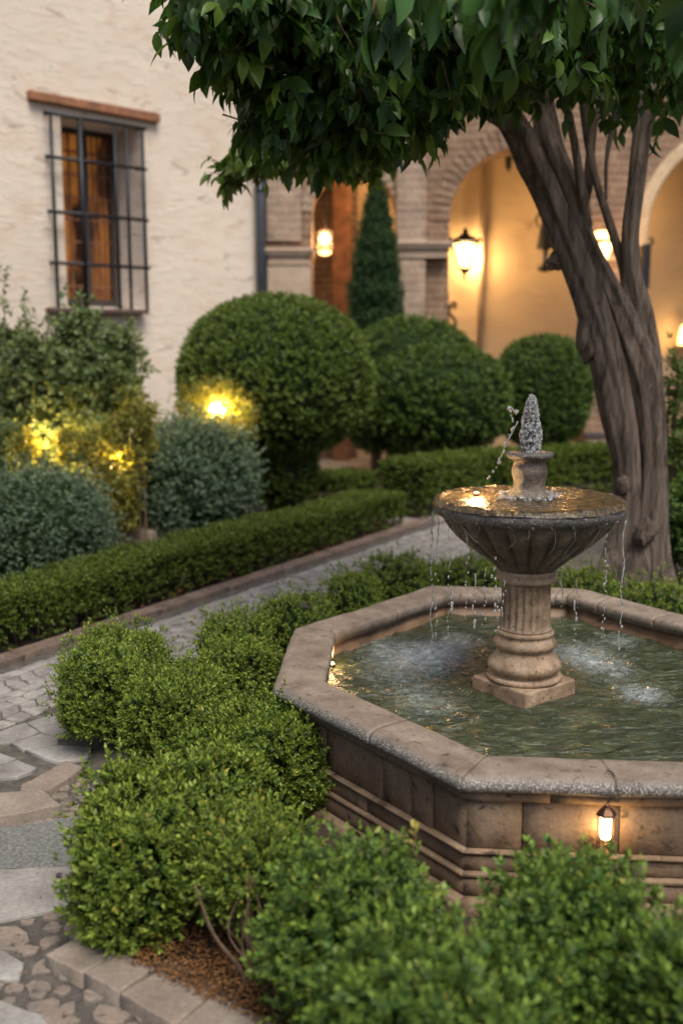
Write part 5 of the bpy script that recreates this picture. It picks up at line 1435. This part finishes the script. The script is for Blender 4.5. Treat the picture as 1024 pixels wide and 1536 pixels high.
def f3():
    p = G(RNG.uniform(-20, 300), RNG.uniform(1010, 1530), .01); return p + np.array([0, 0, .012])
tag(litter(420, f3, .011, 'path_litter'), 'tiny dry leaf scraps scattered over the stones at the left', 'leaf litter', kind='stuff')
q = G(85, 1316, .012)
o = leaves_mesh('fallen_leaf', np.array([q, q + np.array([.004, .004, .002])]), np.array([[.2, 1, .3], [.8, .6, .5]]), np.array([[0, -.3, 1], [.3, 0, 1.0]]), np.array([.03, .024]), np.array([.6, .6]), np.zeros(2), M['darkleaf'] if 'darkleaf' in M else M['darkwood'], None)
tag(o, 'single curled black leaf lying on the pale screed', 'leaf')

# ================================================================== CAMERA AND LIGHT
cam = bpy.data.cameras.new('camera'); co_ = bpy.data.objects.new('camera', cam); COL.objects.link(co_)
co_.location = (0, 0, H); co_.rotation_euler = (PI / 2 - PITCH, 0, 0)
cam.sensor_fit = 'VERTICAL'; cam.sensor_height = 36; cam.sensor_width = 24; cam.lens = 36 * F / 1536; cam.clip_end = 400; cam.clip_start = .05
cam.dof.use_dof = True; cam.dof.focus_distance = 4.55; cam.dof.aperture_fstop = 1.25; cam.dof.aperture_blades = 0
S.camera = co_
w = bpy.data.worlds.new('World'); S.world = w; w.use_nodes = True; nt = w.node_tree
sky = nt.nodes.new('ShaderNodeTexSky'); sky.sky_type = 'NISHITA'; sky.sun_disc = False
SE, SR = math.radians(59), math.radians(158)
sky.sun_elevation = SE; sky.sun_rotation = SR; sky.dust_density = 4.0; sky.ozone_density = .3; sky.air_density = .7
bg = nt.nodes['Background']; nt.links.new(sky.outputs[0], bg.inputs[0]); bg.inputs[1].default_value = .088
sun = bpy.data.lights.new('sun', 'SUN'); sun.energy = 2.1; sun.angle = math.radians(32); sun.color = (1, .94, .84)
so = bpy.data.objects.new('sun', sun); COL.objects.link(so)
dv_ = Vector((math.sin(SR) * math.cos(SE), math.cos(SR) * math.cos(SE), math.sin(SE)))
so.rotation_euler = dv_.to_track_quat('Z', 'Y').to_euler()
S.view_settings.view_transform = 'Standard'; S.view_settings.look = 'None'; S.view_settings.exposure = .9; S.view_settings.gamma = 1.0
S.view_settings.use_curve_mapping = False
S.cycles.use_denoising = True
try: S.cycles.denoiser = 'OPENIMAGEDENOISE'
except Exception: pass
S.cycles.max_bounces = 8; S.cycles.diffuse_bounces = 3; S.cycles.glossy_bounces = 3; S.cycles.transmission_bounces = 5; S.cycles.transparent_max_bounces = 8
S.cycles.caustics_reflective = False; S.cycles.caustics_refractive = False; S.cycles.sample_clamp_indirect = 6
